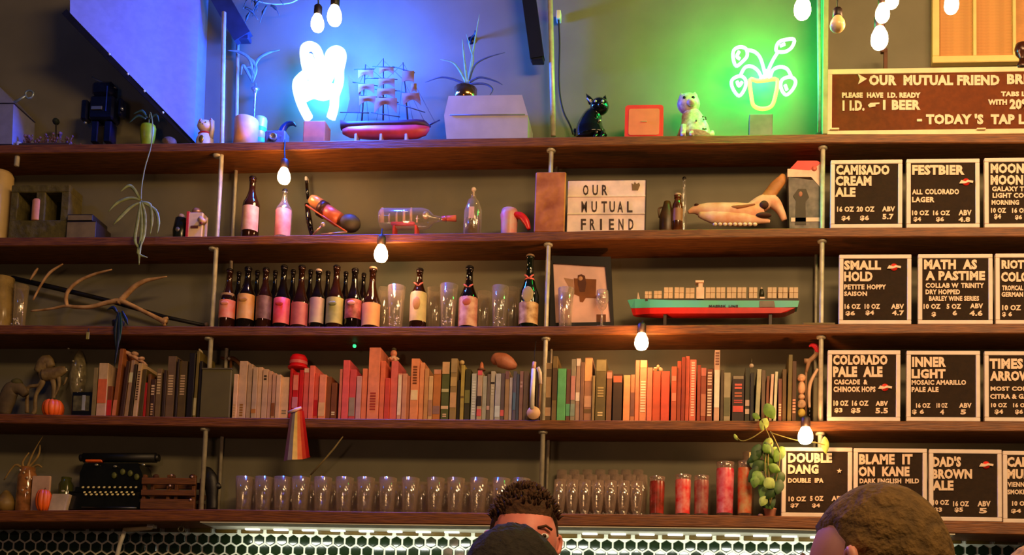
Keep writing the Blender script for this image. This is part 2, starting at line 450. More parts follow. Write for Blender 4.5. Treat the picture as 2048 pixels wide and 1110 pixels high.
# pitched pale box with latch arm at the far left
T = Thing('pitched_box', 'pale box with pitched lid and ring latch cut by the left edge, top shelf', 'box', -20, .1, 1)
q = lambda x, y: (T.q(x, y, -.09).x, T.q(x, y, -.09).z)
T.b(MB().prism([q(-60, 288), q(24, 288), q(27, 208), q(-60, 208)], -.09, .09), 'body', panel)
T.b(MB().prism([q(-60, 206), q(29, 206), q(-2, 172), q(-60, 120)], -.092, .092), 'lid', panel)
lt = MB().tube([T.q(28, 205, -.08), T.q(52, 192, -.08)], .006, 6); lt.tube(loop([T.q(52, 192, -.08), T.q(52, 185, -.08), T.q(60, 181, -.08), T.q(67, 186, -.08), T.q(64, 194, -.08), T.q(57, 197, -.08)], 3), .0055, 6, True)
T.b(lt, 'latch_ring', M((150, 170, 175), .3, .6))

# low planting of dried twigs
T = Thing('dried_flower_tray', 'low tray of dark dried flowers along the left of the top shelf', 'plant', 90, .07, 1)
m = MB().box(T.q(44, 280).x, T.q(152, 280).x, -.05, .05, 0, .02, .004); T.b(m, 'tray', M((60, 44, 30), .7))
m = MB()
for k in range(70):
    x = random.uniform(48, 150); h = random.uniform(.02, .06) ; bx = T.q(x, 285); bx.y = random.uniform(-.04, .04); bx.z = .018
    e = bx + Vector((random.uniform(-.015, .015), 0, h)); m.tube([bx, e], .0015, 4); m.ball(e, random.uniform(.004, .009), 6, 4)
o = T.b(m, 'twigs', M((110, 80, 90), .8, 0, .5, 60)); tag(o, kind='stuff')
T = Thing('miniature_tree', 'tiny dark ball-topped tree behind the dried flowers', 'plant', 112, .12, 1)
m = MB().tube([(0, 0, 0), T.q(112, 245)], .004, 6); T.b(m, 'trunk', M((30, 24, 18), .8))
T.b(MB().ball(T.q(112, 243), .017, 10, 7), 'crown', M((20, 34, 26), .8, 0, .4, 60, .6))

# toy robot
T = Thing('toy_robot', 'dark blue glossy toy robot on the top shelf under the slanted panel', 'figurine', 203, .09, 1)
rb = M((18, 24, 60), .18, .4, .3, 20, 0, coat=.5); sil = M((170, 180, 200), .25, .8)
def bx(T, x0, y0, x1, y1, d, c=.004, dy=0):
    a = T.q(x0, y1); b = T.q(x1, y0); return (a.x, b.x, -d / 2 + dy, d / 2 + dy, a.z, b.z, c)
T.b(MB().box(*bx(T, 184, 198, 236, 246, .08, .01)), 'torso', rb)
T.b(MB().box(*bx(T, 188, 168, 232, 197, .07, .014)), 'head', rb)
T.b(MB().tube([T.q(184, 155, -.01), T.q(205, 165, -.01), T.q(233, 176, -.01)], .005, 6), 'antenna_bar', sil)
for x0, x1 in ((186, 203), (212, 229)): T.b(MB().box(*bx(T, x0, 247, x1, 290, .06, .005)), 'leg', rb)
for x0, x1, y0, y1 in ((164, 181, 203, 244), (238, 250, 200, 236)): T.b(MB().box(*bx(T, x0, y0, x1, y1, .05, .008)), 'arm', rb)
T.b(MB().box(*bx(T, 192, 222, 214, 229, .006, .001, -.045)), 'chest_plate', sil)
T.b(MB().box(*bx(T, 220, 182, 225, 232, .006, .001, -.045)), 'painted_reflection', M((40, 70, 230), .15, .3))  # blue strip imitates a blue reflection on the glossy robot
for px in (171,): T.b(MB().ball(T.q(px, 246, -.01), .009, 8, 6), 'hand', sil)
T.b(MB().ball(T.q(244, 218, -.028), .009, 8, 6), 'hand', sil)

# yellow green vase with trailing plant
T = Thing('trailing_plant', 'trailing plant in a yellow-green vase, long stem hanging past the second shelf', 'plant', 294, .045, 1)
q = T.q
pr = [(.018, 0), (.028, .01), (.036, .06), (.038, .10), (.034, .115), (.028, .117), (.026, .10), (.001, .09)]
T.b(MB().lathe(pr, 18, sq=.85), 'vase', M((150, 165, 20), .35, 0, .2, 20))
lf = leafm((150, 162, 96)); lfd = leafm((50, 80, 60))
st = MB().tube(curve([Vector((0, 0, .09)), T.q(300, 225, -.03), T.q(305, 250, -.085), T.q(302, 292, -.085, False), T.q(290, 335, -.085, False), T.q(283, 375, -.085, False), T.q(282, 400, -.085, False)], 5), .0035, 6)
T.b(st, 'stem', M((120, 120, 50), .6))
def blade(T, pts, dy, wd, mat, name='leaf'):
    c, r = chain([T.q(a, b, dy, False) for a, b in pts], [wd * .5] + [wd] * (len(pts) - 2) + [wd * .15] if len(pts) > 2 else [wd, wd * .2], 4)
    return T.b(MB().tube(c, r, 6, flat=.3), name, mat)
for pts in ([(282, 402), (268, 378), (256, 372), (240, 384)], [(280, 400), (262, 396), (235, 405), (216, 424)], [(282, 404), (262, 414), (240, 435), (226, 450)],
            [(283, 402), (290, 430), (288, 470), (276, 505), (295, 515)], [(281, 404), (276, 440), (270, 480), (280, 500)], [(280, 404), (284, 450), (279, 500), (278, 530)],
            [(283, 404), (300, 410), (304, 440), (300, 470)], [(284, 404), (310, 420), (317, 445), (314, 468)]):
    blade(T, pts, -.085, .0085, lf)
for pts in ([(292, 238), (275, 232), (258, 246)], [(294, 236), (284, 222), (266, 228)], [(298, 238), (312, 230), (318, 244)]): blade(T, pts, -.02, .008, lfd)
T = Thing('brown_stone', 'rounded brown stone on the top shelf right of the yellow-green vase', 'stone', 338, .05, 1)
T.b(MB().ball((0, 0, .028), (.038, .03, .029), 12, 8), 'stone', M((110, 84, 60), .8, 0, .3, 30, .6))

# lucky cat
def cat_parts(T, x0, x1, ytop, mat, earin, face=1, seated=True):
    wd = T.w(x1 - x0); h = T.q((x0 + x1) / 2, ytop).z
    return wd, h
T = Thing('lucky_cat', 'small white beckoning cat with red ears and collar, top shelf', 'figurine', 409, .06, 1)
wh = M((235, 215, 195), .3, 0, .05, 30); rd = M((200, 30, 30), .4)
h = T.q(409, 226, -.03).z
T.b(MB().lathe([(.034, 0), (.044, .02), (.042, .05), (.03, .078), (.001, .085)], 16, sq=.8), 'body', wh)
m = MB().ball((0, -.003, h * .68), (.041, .033, .031), 16, 10)
for s_ in (-1, 1): m.lathe([(.014, 0), (.009, .014), (.001, .026)], 8, (s_ * .027, 0, h * .68 + .018))
T.b(m, 'head', wh)
for s_ in (-1, 1): T.b(MB().lathe([(.008, 0), (.001, .018)], 6, (s_ * .027, -.009, h * .68 + .02)), 'inner_ear', rd)
T.b(MB().lathe([(.032, 0), (.036, .004), (.032, .009)], 16, (0, 0, h * .42), sq=.85), 'collar', rd)
T.b(MB().ball((-.002, -.036, h * .2), (.013, .006, .02), 10, 7), 'gold_coin', M((170, 120, 30), .3, .7))
T.b(MB().tube([(.034, -.01, h * .3), (.041, -.014, h * .55), (.038, -.016, h * .8)], [.011, .011, .012], 8), 'raised_paw', wh)
m = MB()
for s_ in (-1, 1): m.ball((s_ * .014, -.035, h * .71), (.005, .003, .002), 8, 5)
m.ball((0, -.036, h * .65), (.003, .003, .002), 6, 4); T.b(m, 'eyes_and_nose', M((20, 15, 15), .3))

# candle pot with glass stem plant
T = Thing('round_pot', 'peach cylindrical pot on the top shelf right of the beckoning cat', 'pot', 490, .07, 1)
h = T.q(490, 228, -.055).z
T.b(MB().lathe([(.05, 0), (.057, .004), (.058, h - .004), (.055, h), (.05, h), (.049, h - .02), (.001, h - .021)], 28), 'pot', M((225, 160, 120), .55, 0, .1, 20))
T = Thing('green_white_tin', 'pale tin with teal stripes tucked behind the peach pot', 'tin', 518, .13, 1)
h = T.q(518, 230, -.03).z
T.b(MB().lathe([(.03, 0), (.031, h - .01), (.028, h), (.001, h)], 18), 'can', M((205, 215, 225), .3, .3))
for a_, b_ in ((.3, .42), (.6, .72)): T.b(MB().lathe([(.0313, h * a_), (.0316, h * b_)], 18, cap=False), 'stripe', M((60, 190, 160), .4))
T = Thing('silver_stem_lamp', 'slender silver candlestick with drooping leafy top behind the peach pot', 'candlestick', 503, .16, 1)
h = T.q(503, 178).z
T.b(MB().lathe([(.028, 0), (.026, .006), (.006, .014), (.006, h - .03), (.012, h - .012), (.022, h), (.006, h + .006), (.005, h + .03), (.001, h + .034)], 14), 'stem', M((190, 200, 215), .2, .8))
for pts in ([(505, 165), (512, 140), (505, 122), (492, 112)], [(505, 165), (495, 145), (485, 130), (482, 150)], [(505, 165), (508, 150), (500, 135), (487, 138)], [(505, 160), (500, 120), (478, 104), (455, 101)], [(506, 150), (515, 120), (535, 106), (560, 100)]):
    blade(T, pts, 0, .008, leafm((110, 140, 140)))
# small camera
T = Thing('vintage_camera', 'small grey box camera with round lens, top shelf left of the blue neon', 'camera', 553, .06, 1)
h = T.q(553, 260, -.03).z; hw = T.w(45) / 2
T.b(MB().box(-hw, hw, -.03, .03, 0, h, .006), 'body', M((92, 92, 100), .6, 0, .15, 50, .2))
T.b(MB().lathe([(.02, 0), (.02, .012), (.015, .014), (.013, .006), (.001, .005)], 16, m=Matrix.Translation((-.005, -.03, h * .5)) @ Matrix.Rotation(PI / 2, 4, 'X')), 'lens', M((150, 150, 165), .2, .5))
T.b(MB().box(-.02, .015, -.015, .015, h, h + .01, .003), 'viewfinder', M((40, 40, 46), .5))
T = Thing('bird_figurine', 'dark curved bird figurine behind the small grey camera', 'figurine', 575, .12, 1)
c, r = chain([T.q(560, 292), T.q(563, 265), T.q(573, 250), T.q(585, 247), T.q(592, 253)], [.016, .018, .014, .011, .003], 5)
T.b(MB().tube(c, r, 10), 'body', M((30, 50, 90), .25))

# ---------------------------------------------------------------- blue neon sign
NB = (0.20, 0.50, 1.0)
blueneon = M((200, 220, 255), .4, emit=(.80, .97, 1.0, 1.25))
def neon_base(label, x0, x1, ytop, Y, mat, name):
    T = Thing(name, label, 'neon sign', (x0 + x1) / 2, Y, 1); hw = T.w(x1 - x0) / 2; h = T.q((x0 + x1) / 2, ytop, -hw * .8).z
    T.b(MB().box(-hw, hw, -hw * .8, hw * .8, 0, h, .004), 'base_block', mat); return T, h, hw
T, h, hw = neon_base('blue-white neon rabbit-ear hand sign on a copper-coloured block', 609, 656, 241, .065, M((196, 106, 62), .45, 0, .1, 20), 'blue_neon_sign')
for s_ in (-1, 1): T.b(MB().box(s_ * .02 - .008, s_ * .02 + .008, -.01, .01, h, h + .012, .002), 'tube_clip', M((20, 30, 40), .4))
def neon(T, pts, r_, mat, name, dy=0, closed=False, n=5):
    v = [T.q(a, b, dy, False) for a, b in pts]
    return T.b(MB().tube(loop(v, n) if closed else curve(v, n), r_, 8, closed), name, mat)
R_ = .024
neon(T, [(617, 236), (606, 215), (597, 190), (594, 168), (604, 155), (614, 145), (610, 120), (609, 100), (618, 93), (630, 96), (638, 112), (640, 138), (646, 152)], R_, blueneon, 'glass_tube')
neon(T, [(662, 236), (668, 215), (670, 190), (678, 165), (679, 140), (684, 115), (680, 103), (670, 102), (660, 110), (655, 130), (650, 150)], R_, blueneon, 'glass_tube')
neon(T, [(602, 176), (620, 172), (640, 182), (655, 174), (672, 180)], R_, blueneon, 'glass_tube', .012)
neon(T, [(606, 196), (625, 188), (645, 192), (662, 186)], R_, blueneon, 'glass_tube', .012)
neon(T, [(618, 112), (624, 135), (626, 160), (640, 165), (656, 160), (664, 140), (670, 116)], .021, blueneon, 'glass_tube', .012)
neon(T, [(628, 150), (640, 155), (655, 150)], .021, blueneon, 'glass_tube', .014)
l = bpy.data.lights.new('blue_glow', 'POINT'); l.energy = 230; l.color = (.01, .085, 1.0); l.shadow_soft_size = .1
lo = bpy.data.objects.new('blue_glow', l); C.objects.link(lo); lo.parent = T.r; lo.location = T.q(655, 95, -.13)
l = bpy.data.lights.new('blue_glow', 'POINT'); l.energy = 16; l.color = (.01, .25, 1.0); l.shadow_soft_size = .05
lo = bpy.data.objects.new('blue_glow', l); C.objects.link(lo); lo.parent = T.r; lo.location = T.q(640, 165, .075)
# ---------------------------------------------------------------- sailing ship model
T = Thing('sailing_ship_model', 'three-masted model sailing ship with red hull and brown sails, top shelf', 'model ship', 775, .09, 1)
q = T.q
def hull(T, sta, mat, name, base_y=0.0):
    # sta: list of (px, py_top, py_bot, half width m)
    m = MB(); vs = []; n = 9
    for px, yt, yb, hw in sta:
        a = T.q(px, yt); b = T.q(px, yb)
        for k in range(n):
            th = PI * k / (n - 1); cx = math.cos(th)
            vs.append((a.x, base_y - hw * cx, a.z - (a.z - b.z) * (math.sin(th) ** .7)))
    fs = []
    for i in range(len(sta) - 1):
        for k in range(n - 1): fs.append((i * n + k, (i + 1) * n + k, (i + 1) * n + k + 1, i * n + k + 1))
        fs.append((i * n, i * n + n - 1, (i + 1) * n + n - 1, (i + 1) * n))
    fs += [tuple(range(n)), tuple((len(sta) - 1) * n + k for k in range(n))[::-1]]
    m.add(vs, fs, True); return T.b(m, name, mat)
hull(T, [(686, 262, 270, .012), (700, 261, 276, .03), (740, 260, 279, .036), (800, 259, 280, .036), (835, 257, 278, .03), (852, 256, 272, .016), (859, 255, 262, .003)], M((225, 62, 62), .45), 'lower_hull')
hull(T, [(683, 245, 262, .02), (700, 251, 263, .033), (740, 251, 262, .038), (800, 250, 261, .038), (835, 246, 259, .032), (850, 245, 258, .018), (862, 253, 256, .002)], M((70, 30, 45), .5), 'upper_hull')
m = MB()
for px in (715, 765, 815): m.box(q(px, 270).x - .006, q(px, 270).x + .006, -.03, .03, 0, q(px, 276).z + .004, .002)
T.b(m, 'stand', M((190, 160, 150), .5))
mast = M((40, 36, 60), .5); sail = M((132, 82, 44), .8, 0, .15, 20, .2)
for nm, pts in (('mast', [(723, 252), (731, 130)]), ('mast', [(766, 252), (767, 118)]), ('mast', [(816, 250), (806, 126)])):
    T.b(MB().tube([q(a, b) for a, b in pts], [.0048, .0022], 6), nm, mast)
T.b(MB().tube([q(852, 254), q(880, 241)], [.005, .003], 6), 'bowsprit', mast)
def yard(a, b, c, d, dy=-.006): return MB().tube([q(a, b, dy), q(c, d, dy)], .0024, 6)
for y in ((708, 140, 748, 139), (745, 134, 790, 136), (785, 134, 830, 147), (730, 158, 770, 158), (748, 157, 795, 160), (705, 165, 755, 173), (750, 180, 800, 183), (795, 183, 838, 193), (722, 192, 772, 197), (740, 199, 797, 206), (680, 226, 738, 227), (742, 226, 800, 235), (790, 207, 850, 226)):
    T.b(yard(*y), 'yard', mast)
def sailm(x0, y0, x1, y1, sag, n=8, skew=0, topd=0):
    m = MB(); vs = []
    for j in range(5):
        v = j / 4
        for i in range(n + 1):
            u = i / n; px = x0 + (x1 - x0) * u + skew * v; py = y0 + topd * u + (y1 - y0 - sag * math.sin(PI * u)) * v
            p = q(px, py, -.01 - .012 * math.sin(PI * u) * math.sin(PI * min(v + .2, 1)))
            vs.append(p)
    fs = [(j * (n + 1) + i, (j + 1) * (n + 1) + i, (j + 1) * (n + 1) + i + 1, j * (n + 1) + i + 1) for j in range(4) for i in range(n)]
    nv = len(vs); m.add(vs, fs, True); m.add([v + Vector((0, .003, 0)) for v in vs], [f[::-1] for f in fs], True)
    return T.b(m, 'sail', sail)
for a in ((716, 141, 746, 158, 8, 0), (758, 136, 787, 150, 8, 0), (804, 143, 828, 165, 3, 0), (757, 158, 789, 176, 8, 0), (716, 169, 748, 188, 9, 0), (754, 178, 790, 199, 10, 0), (822, 168, 833, 186, 4, 0), (749, 197, 794, 228, 19, -1), (803, 187, 838, 212, 12, 4), (718, 193, 752, 212, 9, 0)):
    sailm(*a[:5], skew=a[5])
# spanker
m = MB(); o_ = [(696, 152), (710, 168), (722, 172), (720, 226), (694, 226), (700, 200)]
pp_ = [(q(a, b).x, q(a, b).z) for a, b in o_]; m.prism(pp_, -.004, .0); T.b(m, 'spanker_sail', M((84, 56, 44), .8, 0, .1, 20))
m = MB()
for a in ((731, 130, 766, 160), (767, 118, 731, 160), (767, 122, 806, 160), (806, 128, 767, 165), (808, 130, 870, 246), (806, 160, 850, 246), (806, 150, 796, 250), (806, 150, 828, 250), (767, 150, 752, 250), (767, 150, 780, 250), (729, 160, 712, 250), (729, 160, 738, 250), (731, 140, 686, 246)):
    m.tube([q(a[0], a[1]), q(a[2], a[3])], .0009, 4)
o = T.b(m, 'rigging', M((60, 55, 80), .6)); tag(o, kind='stuff')

# ---------------------------------------------------------------- pale grey box and plant pot
T = Thing('pale_cabinet_box', 'large pale grey box with cut corners on the top shelf under the air plant', 'box', 974, .1, 1)
q = lambda x, y: (T.q(x, y, -.085).x, T.q(x, y, -.085).z)
T.b(MB().prism([q(893, 280), q(1055, 280), q(1056, 232), q(1044, 191), q(897, 193), q(888, 232)], -.085, .085), 'body', M((178, 170, 168), .35, 0, .06, 12, .05))
m = MB().tube([T.q(900, 231, -.088), T.q(1050, 230, -.088)], .0022, 6); T.b(m, 'seam', M((120, 116, 116), .5))
zt = T.q(968, 192, -.085).z + T.p.z + .001
T = Thing('metal_plant_pot', 'copper and silver metal pot of long-bladed air plant on the pale grey box', 'plant', 931, .074, py=191)
T.r.location.z = zt; T.p.z = zt
h = .068
m = MB().lathe([(.045, 0), (.055, .004), (.056, h), (.052, h), (.05, .02), (.001, .02)], 14); T.b(m, 'pot', M((196, 140, 90), .16, .95, .05, 10))
air = leafm((130, 170, 120)); aird = leafm((60, 70, 90))
for pts, mt in (([(934, 165), (931, 140), (927, 105), (925, 78)], air), ([(936, 165), (942, 130), (950, 80), (959, 28)], air), ([(935, 165), (946, 120), (940, 95), (933, 68)], air), ([(932, 165), (920, 142), (905, 125), (880, 119)], air),
                ([(930, 168), (905, 158), (880, 155), (850, 165)], aird), ([(938, 165), (960, 155), (990, 162), (1005, 170)], aird), ([(940, 168), (970, 168), (985, 178), (980, 190)], aird), ([(938, 160), (950, 130), (975, 115), (1010, 105)], aird)):
    c, r = chain([T.q(a, b, 0, False) for a, b in pts], [.006, .0055, .004, .001], 5)
    T.b(MB().tube(c, r, 6, flat=.35), 'leaf', mt)
T = Thing('wall_hook', 'small black hook on the wall above the air plant', 'hook', 938, .16, py=67)
T.b(MB().tube(curve([Vector((0, .055, 0)), Vector((.01, .03, .0)), Vector((.03, 0, -.005)), Vector((.035, -.01, .008))], 4), .006, 8), 'hook_body', M((12, 14, 20), .4))
T.b(MB().lathe([(.02, 0), (.02, .008)], 12, m=Matrix.Translation((0, .062, 0)) @ Matrix.Rotation(PI / 2, 4, 'X')), 'plate', M((12, 14, 20), .4))
T = Thing('plug_and_cable', 'white plug with a dark dropping cable on the wall right of the middle rod', 'cable', 1117, .18, py=40)
T.b(MB().box(-.011, .011, -.015, .03, 0, .045, .003), 'plug', M((230, 220, 215), .4))
T.b(MB().tube(curve([Vector((0, 0, 0)), T.q(1119, 90, 0, False), T.q(1118, 170, 0, False), T.q(1126, 220, 0, False), T.q(1140, 250, 0, False), T.q(1146, 268, -.04, False)], 5), .0045, 6), 'cord', M((26, 24, 20), .6))

# ---------------------------------------------------------------- sitting cats
def sitting_cat(label, pts, Y, mat, eyem, nm, extra=None):
    # pts: body chain, head centre/radius, ear tips as pixels
    T = Thing(nm, label, 'figurine', pts['x'], Y, 1)
    c, r = chain([T.q(a, b) for a, b, _ in pts['body']], [T.w(k) for _, _, k in pts['body']], 5)
    T.b(MB().tube(c, r, 14, flat=.9), 'body', mat)
    hx, hy, hr = pts['head']; hc = T.q(hx, hy, -.012); R = T.w(hr)
    m = MB().ball(hc, (R, R * .9, R * .92), 16, 10); m.ball(hc + Vector((R * .25, -R * .75, -R * .3)), (R * .42, R * .42, R * .32), 10, 7)
    T.b(m, 'head', mat)
    for ex, ey, bx_, by_ in pts['ears']:
        b = T.q(bx_, by_, -.012); e = T.q(ex, ey, -.012); T.b(MB().tube([b, b.lerp(e, .5), e], [R * .36, R * .26, .001], 8, flat=.6), 'ear', mat)
    m = MB()
    for dx in (-.35, .4): m.ball(hc + Vector((R * dx, -R * .82, R * .12)), (R * .16, R * .1, R * .13), 8, 6)
    T.b(m, 'eyes', eyem)
    for dx in (-.35, .35):
        x0 = T.q(pts['feet'], 260).x + dx * R
        T.b(MB().tube([Vector((x0, -R * .9, R * 1.2)), Vector((x0, -R * 1.1, R * .5)), Vector((x0, -R * 1.2, .006)), Vector((x0, -R * 1.7, .008))], [R * .3, R * .26, R * .22, R * .2], 8), 'front_leg', mat)
    tp = pts['tail']; c, r = chain([T.q(a, b, .01) for a, b in tp], [R * .3] * (len(tp) - 1) + [R * .15], 4); T.b(MB().tube(c, r, 8), 'tail', mat)
    return T, hc, R
blackc = M((10, 13, 12), .12, 0, .2, 20, 0, coat=.8)
T, hc, R = sitting_cat('glossy black cat figurine sitting on the top shelf, head turned right', dict(x=1184, body=[(1182, 276, 34), (1180, 258, 30), (1184, 238, 22), (1192, 226, 16)], head=(1199, 213, 20),
    ears=[(1172, 187, 1184, 206), (1211, 190, 1207, 204)], feet=1200, tail=[(1168, 270), (1152, 268), (1150, 258)]), .09, blackc, M((190, 200, 180), .1), 'black_cat_figurine')
T.b(MB().ball(hc + Vector((R * .1, -R * .6, -R * 1.9)), .009, 8, 6), 'collar_bell', M((210, 200, 150), .2, .9))
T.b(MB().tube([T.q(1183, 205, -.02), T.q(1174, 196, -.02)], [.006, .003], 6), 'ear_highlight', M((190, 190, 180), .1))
whc = M((222, 205, 180), .35, 0, .2, 60, 0, rgb2=(180, 160, 140))
T, hc, R = sitting_cat('white spotted cat figurine sitting and looking up, left of the green neon plant', dict(x=1386, body=[(1388, 276, 37), (1388, 256, 31), (1384, 238, 23), (1378, 225, 17)], head=(1377, 208, 24),
    ears=[(1362, 186, 1366, 196), (1390, 184, 1388, 194)], feet=1375, tail=[(1405, 270), (1422, 270), (1424, 262)]), .09, whc, M((30, 22, 20), .2), 'white_cat_figurine')
m = MB()
for k in range(10): m.ball(T.q(1392 + random.uniform(-14, 22), 245 + random.uniform(-12, 22), -.068 + .02 * random.random()), (.005, .004, .005), 6, 4)
tag(T.b(m, 'spots', M((90, 80, 50), .5)), kind='stuff')

# ---------------------------------------------------------------- red radio box
T = Thing('red_box_radio', 'rounded red box with peach front on the top shelf between the two cats', 'radio', 1288, .08, 1)
h = T.q(1288, 210, -.055).z; hw = T.w(79) / 2
rr_ = [(.014, 0), (.0, .014)]
def rrect(x0, x1, z0, z1, r, n=4):
    o = []
    for cx, cz, a in ((x1 - r, z1 - r, 0), (x0 + r, z1 - r, 90), (x0 + r, z0 + r, 180), (x1 - r, z0 + r, 270)):
        for k in range(n + 1): t_ = math.radians(a + 90 * k / n); o.append((cx + r * math.cos(t_), cz + r * math.sin(t_)))
    return o
T.b(MB().prism(rrect(-hw, hw, 0, h, .014), -.055, .055), 'case', M((232, 62, 58), .35, 0, .05, 20))
T.b(MB().prism(rrect(-hw * .8, hw * .8, h * .1, h * .88, .01), -.058, -.054), 'front_panel', M((232, 128, 88), .45, 0, .05, 20))
T.b(MB().box(-.014, .014, -.061, -.057, h * .48, h * .51), 'handle_slot', M((240, 200, 150), .3, .5))

# ---------------------------------------------------------------- green neon plant
gneon = M((200, 255, 220), .4, emit=(.60, 1.0, .80, 1.1)); yneon = M((255, 240, 120), .4, emit=(1.0, .86, .16, 1.1))
T, h, hw = neon_base('green neon potted plant with yellow neon pot on a grey block', 1496, 1544, 227, .07, M((122, 108, 104), .6), 'green_neon_sign')
for s_ in (-1, 1): T.b(MB().box(s_ * .016 - .006, s_ * .016 + .006, -.008, .008, h, h + .014, .002), 'tube_clip', M((20, 24, 18), .4))
neon(T, [(1500, 160), (1503, 195), (1508, 212), (1525, 218), (1543, 212), (1551, 190), (1554, 160), (1530, 161), (1514, 162)], .0095, yneon, 'yellow_pot_tube', 0, True, 4)
g = .0085
for pts, cl in (([(1531, 158), (1528, 140), (1520, 115), (1508, 103), (1492, 100)], False), ([(1492, 98), (1480, 94), (1468, 100), (1466, 115), (1472, 132), (1484, 124), (1494, 112)], True), ([(1478, 103), (1474, 113), (1480, 118)], False),
                ([(1534, 156), (1537, 140), (1546, 120), (1556, 104)], False), ([(1552, 100), (1556, 86), (1568, 80), (1588, 79), (1584, 94), (1572, 103), (1558, 104)], True), ([(1560, 92), (1570, 88)], False),
                ([(1524, 158), (1516, 142), (1503, 133), (1490, 135), (1481, 150)], False), ([(1480, 152), (1464, 160), (1465, 176), (1478, 192), (1490, 176), (1491, 160)], True), ([(1474, 163), (1478, 172), (1484, 164)], False),
                ([(1540, 156), (1546, 140), (1560, 134), (1574, 138), (1582, 152)], False), ([(1580, 154), (1564, 160), (1562, 176), (1572, 190), (1586, 178), (1591, 162)], True), ([(1570, 170), (1574, 180)], False),
                ([(1526, 158), (1532, 146), (1540, 158)], False), ([(1520, 158), (1530, 150), (1532, 140)], False)):
    neon(T, pts, g, gneon, 'green_tube', -.004, cl, 4)
l = bpy.data.lights.new('green_glow', 'POINT'); l.energy = 26; l.color = (.0, 1.0, .09); l.shadow_soft_size = .12
lo = bpy.data.objects.new('green_glow', l); C.objects.link(lo); lo.parent = T.r; lo.location = T.q(1490, 90, -.13)
l = bpy.data.lights.new('green_glow', 'POINT'); l.energy = 8; l.color = (.0, 1.0, .16); l.shadow_soft_size = .05
lo = bpy.data.objects.new('green_glow', l); C.objects.link(lo); lo.parent = T.r; lo.location = T.q(1526, 140, .075)
T = Thing('dark_pebble', 'small dark rock beside the big letter board on the top shelf', 'stone', 1640, .04, 1)
m = MB().ball((0, 0, .012), (.03, .02, .016), 10, 7); m.ball((.012, 0, .024), (.016, .014, .012), 8, 6); T.b(m, 'rock', M((40, 32, 20), .8, 0, .4, 50, .5))
T = Thing('brown_leaf', 'flat brown dried leaf beside the dark rock on the top shelf', 'leaf', 1610, .03, 1)
T.b(MB().ball((0, 0, .004), (.03, .012, .004), 10, 6), 'leaf', M((130, 70, 30), .8))

# ---------------------------------------------------------------- light bulbs
bulbm = M((255, 235, 200), .3, emit=(1.0, .68, .32, 24))
bulbc = M((250, 240, 225), .3, emit=(1.0, .78, .46, 12))
bulboff = M((226, 205, 140), .25, 0, .08, 20)
sock = M((34, 22, 16), .45); cordm = M((18, 16, 14), .6)
def bulb(label, px, py, w_, h_, Y, cord, mat, watts=0.0, lean=0, cordpts=None, sockrgb=None, group='pendant bulbs'):
    T = Thing('pendant_bulb', label, 'light bulb', px, Y, group=group, py=py)
    r = T.w(w_) / 2; hh = T.w(h_) / 2
    T.b(MB().lathe([(r * .5, hh), (r * .62, hh * .8), (r * .92, hh * .3), (r, -hh * .2), (r * .93, -hh * .55), (r * .68, -hh * .86), (r * .3, -hh * .98), (.0005, -hh)], 18), 'glass_bulb', mat)
    T.b(MB().lathe([(r * .55, hh * .92), (r * .62, hh * 1.0), (r * .62, hh * 1.9), (r * .45, hh * 2.1), (r * .15, hh * 2.15)], 14), 'socket', sockrgb or sock)
    pts = [Vector((0, 0, hh * 2.1))] + [T.q(a, b, dy, False) for a, b, dy in (cordpts or [(px, cord, 0)])]
    T.b(MB().tube(curve(pts, 4), .0035, 6), 'cord', cordm)
    if watts:
        l = bpy.data.lights.new('bulb_glow', 'POINT'); l.energy = watts; l.color = (1, .42, .15); l.shadow_soft_size = .03
        o = bpy.data.objects.new('bulb_glow', l); C.objects.link(o); o.parent = T.r; o.location = (0, -.06, 0)
    return T
bulb('lit bulb hanging in front of the second shelf above the amber bottles', 568, 352, 27, 35, -.04, 300, bulbm, 3.5, cordpts=[(569, 300, 0.02), (570, 280, .04)])
bulb('lit bulb hanging in front of the second shelf edge, over the row of beer bottles', 762, 507, 29, 37, -.05, 440, bulbm, 4.5, cordpts=[(764, 462, .045), (765, 458, .08)])
bulb('lit bulb hanging in front of the third shelf edge near the photo frame', 1283, 683, 29, 36, -.05, 640, bulbm, 4.5, cordpts=[(1285, 646, .04), (1286, 642, .08)])
bulb('lit bulb hanging just above the DOUBLE DANG board', 1611, 871, 31, 36, -.06, 700, bulbm, 4.5, cordpts=[(1612, 836, .05), (1613, 832, .08)])
bulb('lower left of the two lit bulbs above the blue neon sign', 635, 46, 28, 38, -.3, -60, bulbc)
bulb('upper right of the two lit bulbs above the blue neon sign', 669, 31, 31, 44, -.35, -60, bulbc)
bulb('lit bulb hanging at the top above the green neon plant', 1605, 16, 36, 46, -.4, -60, bulbc, 1.2)
T = bulb('unlit yellowish bulb in a dark socket above the big letter board', 1675, 48, 32, 32, -.45, -60, bulboff)
bulb('upper lit bulb of the cluster right of the unlit bulb', 1765, 26, 30, 38, -.42, -60, bulbc, 2.5)
bulb('lit bulb cut by the top edge beside the bulb cluster', 1784, 0, 28, 34, -.5, -60, bulbc)
bulb('lowest and brightest lit bulb of the cluster above the big letter board', 1759, 76, 36, 46, -.35, -60, bulbc, 6.0)
bulb('lit bulb hanging in front of the cream louvred shutter', 1903, 7, 30, 42, -.4, -60, bulbc, 1.2)

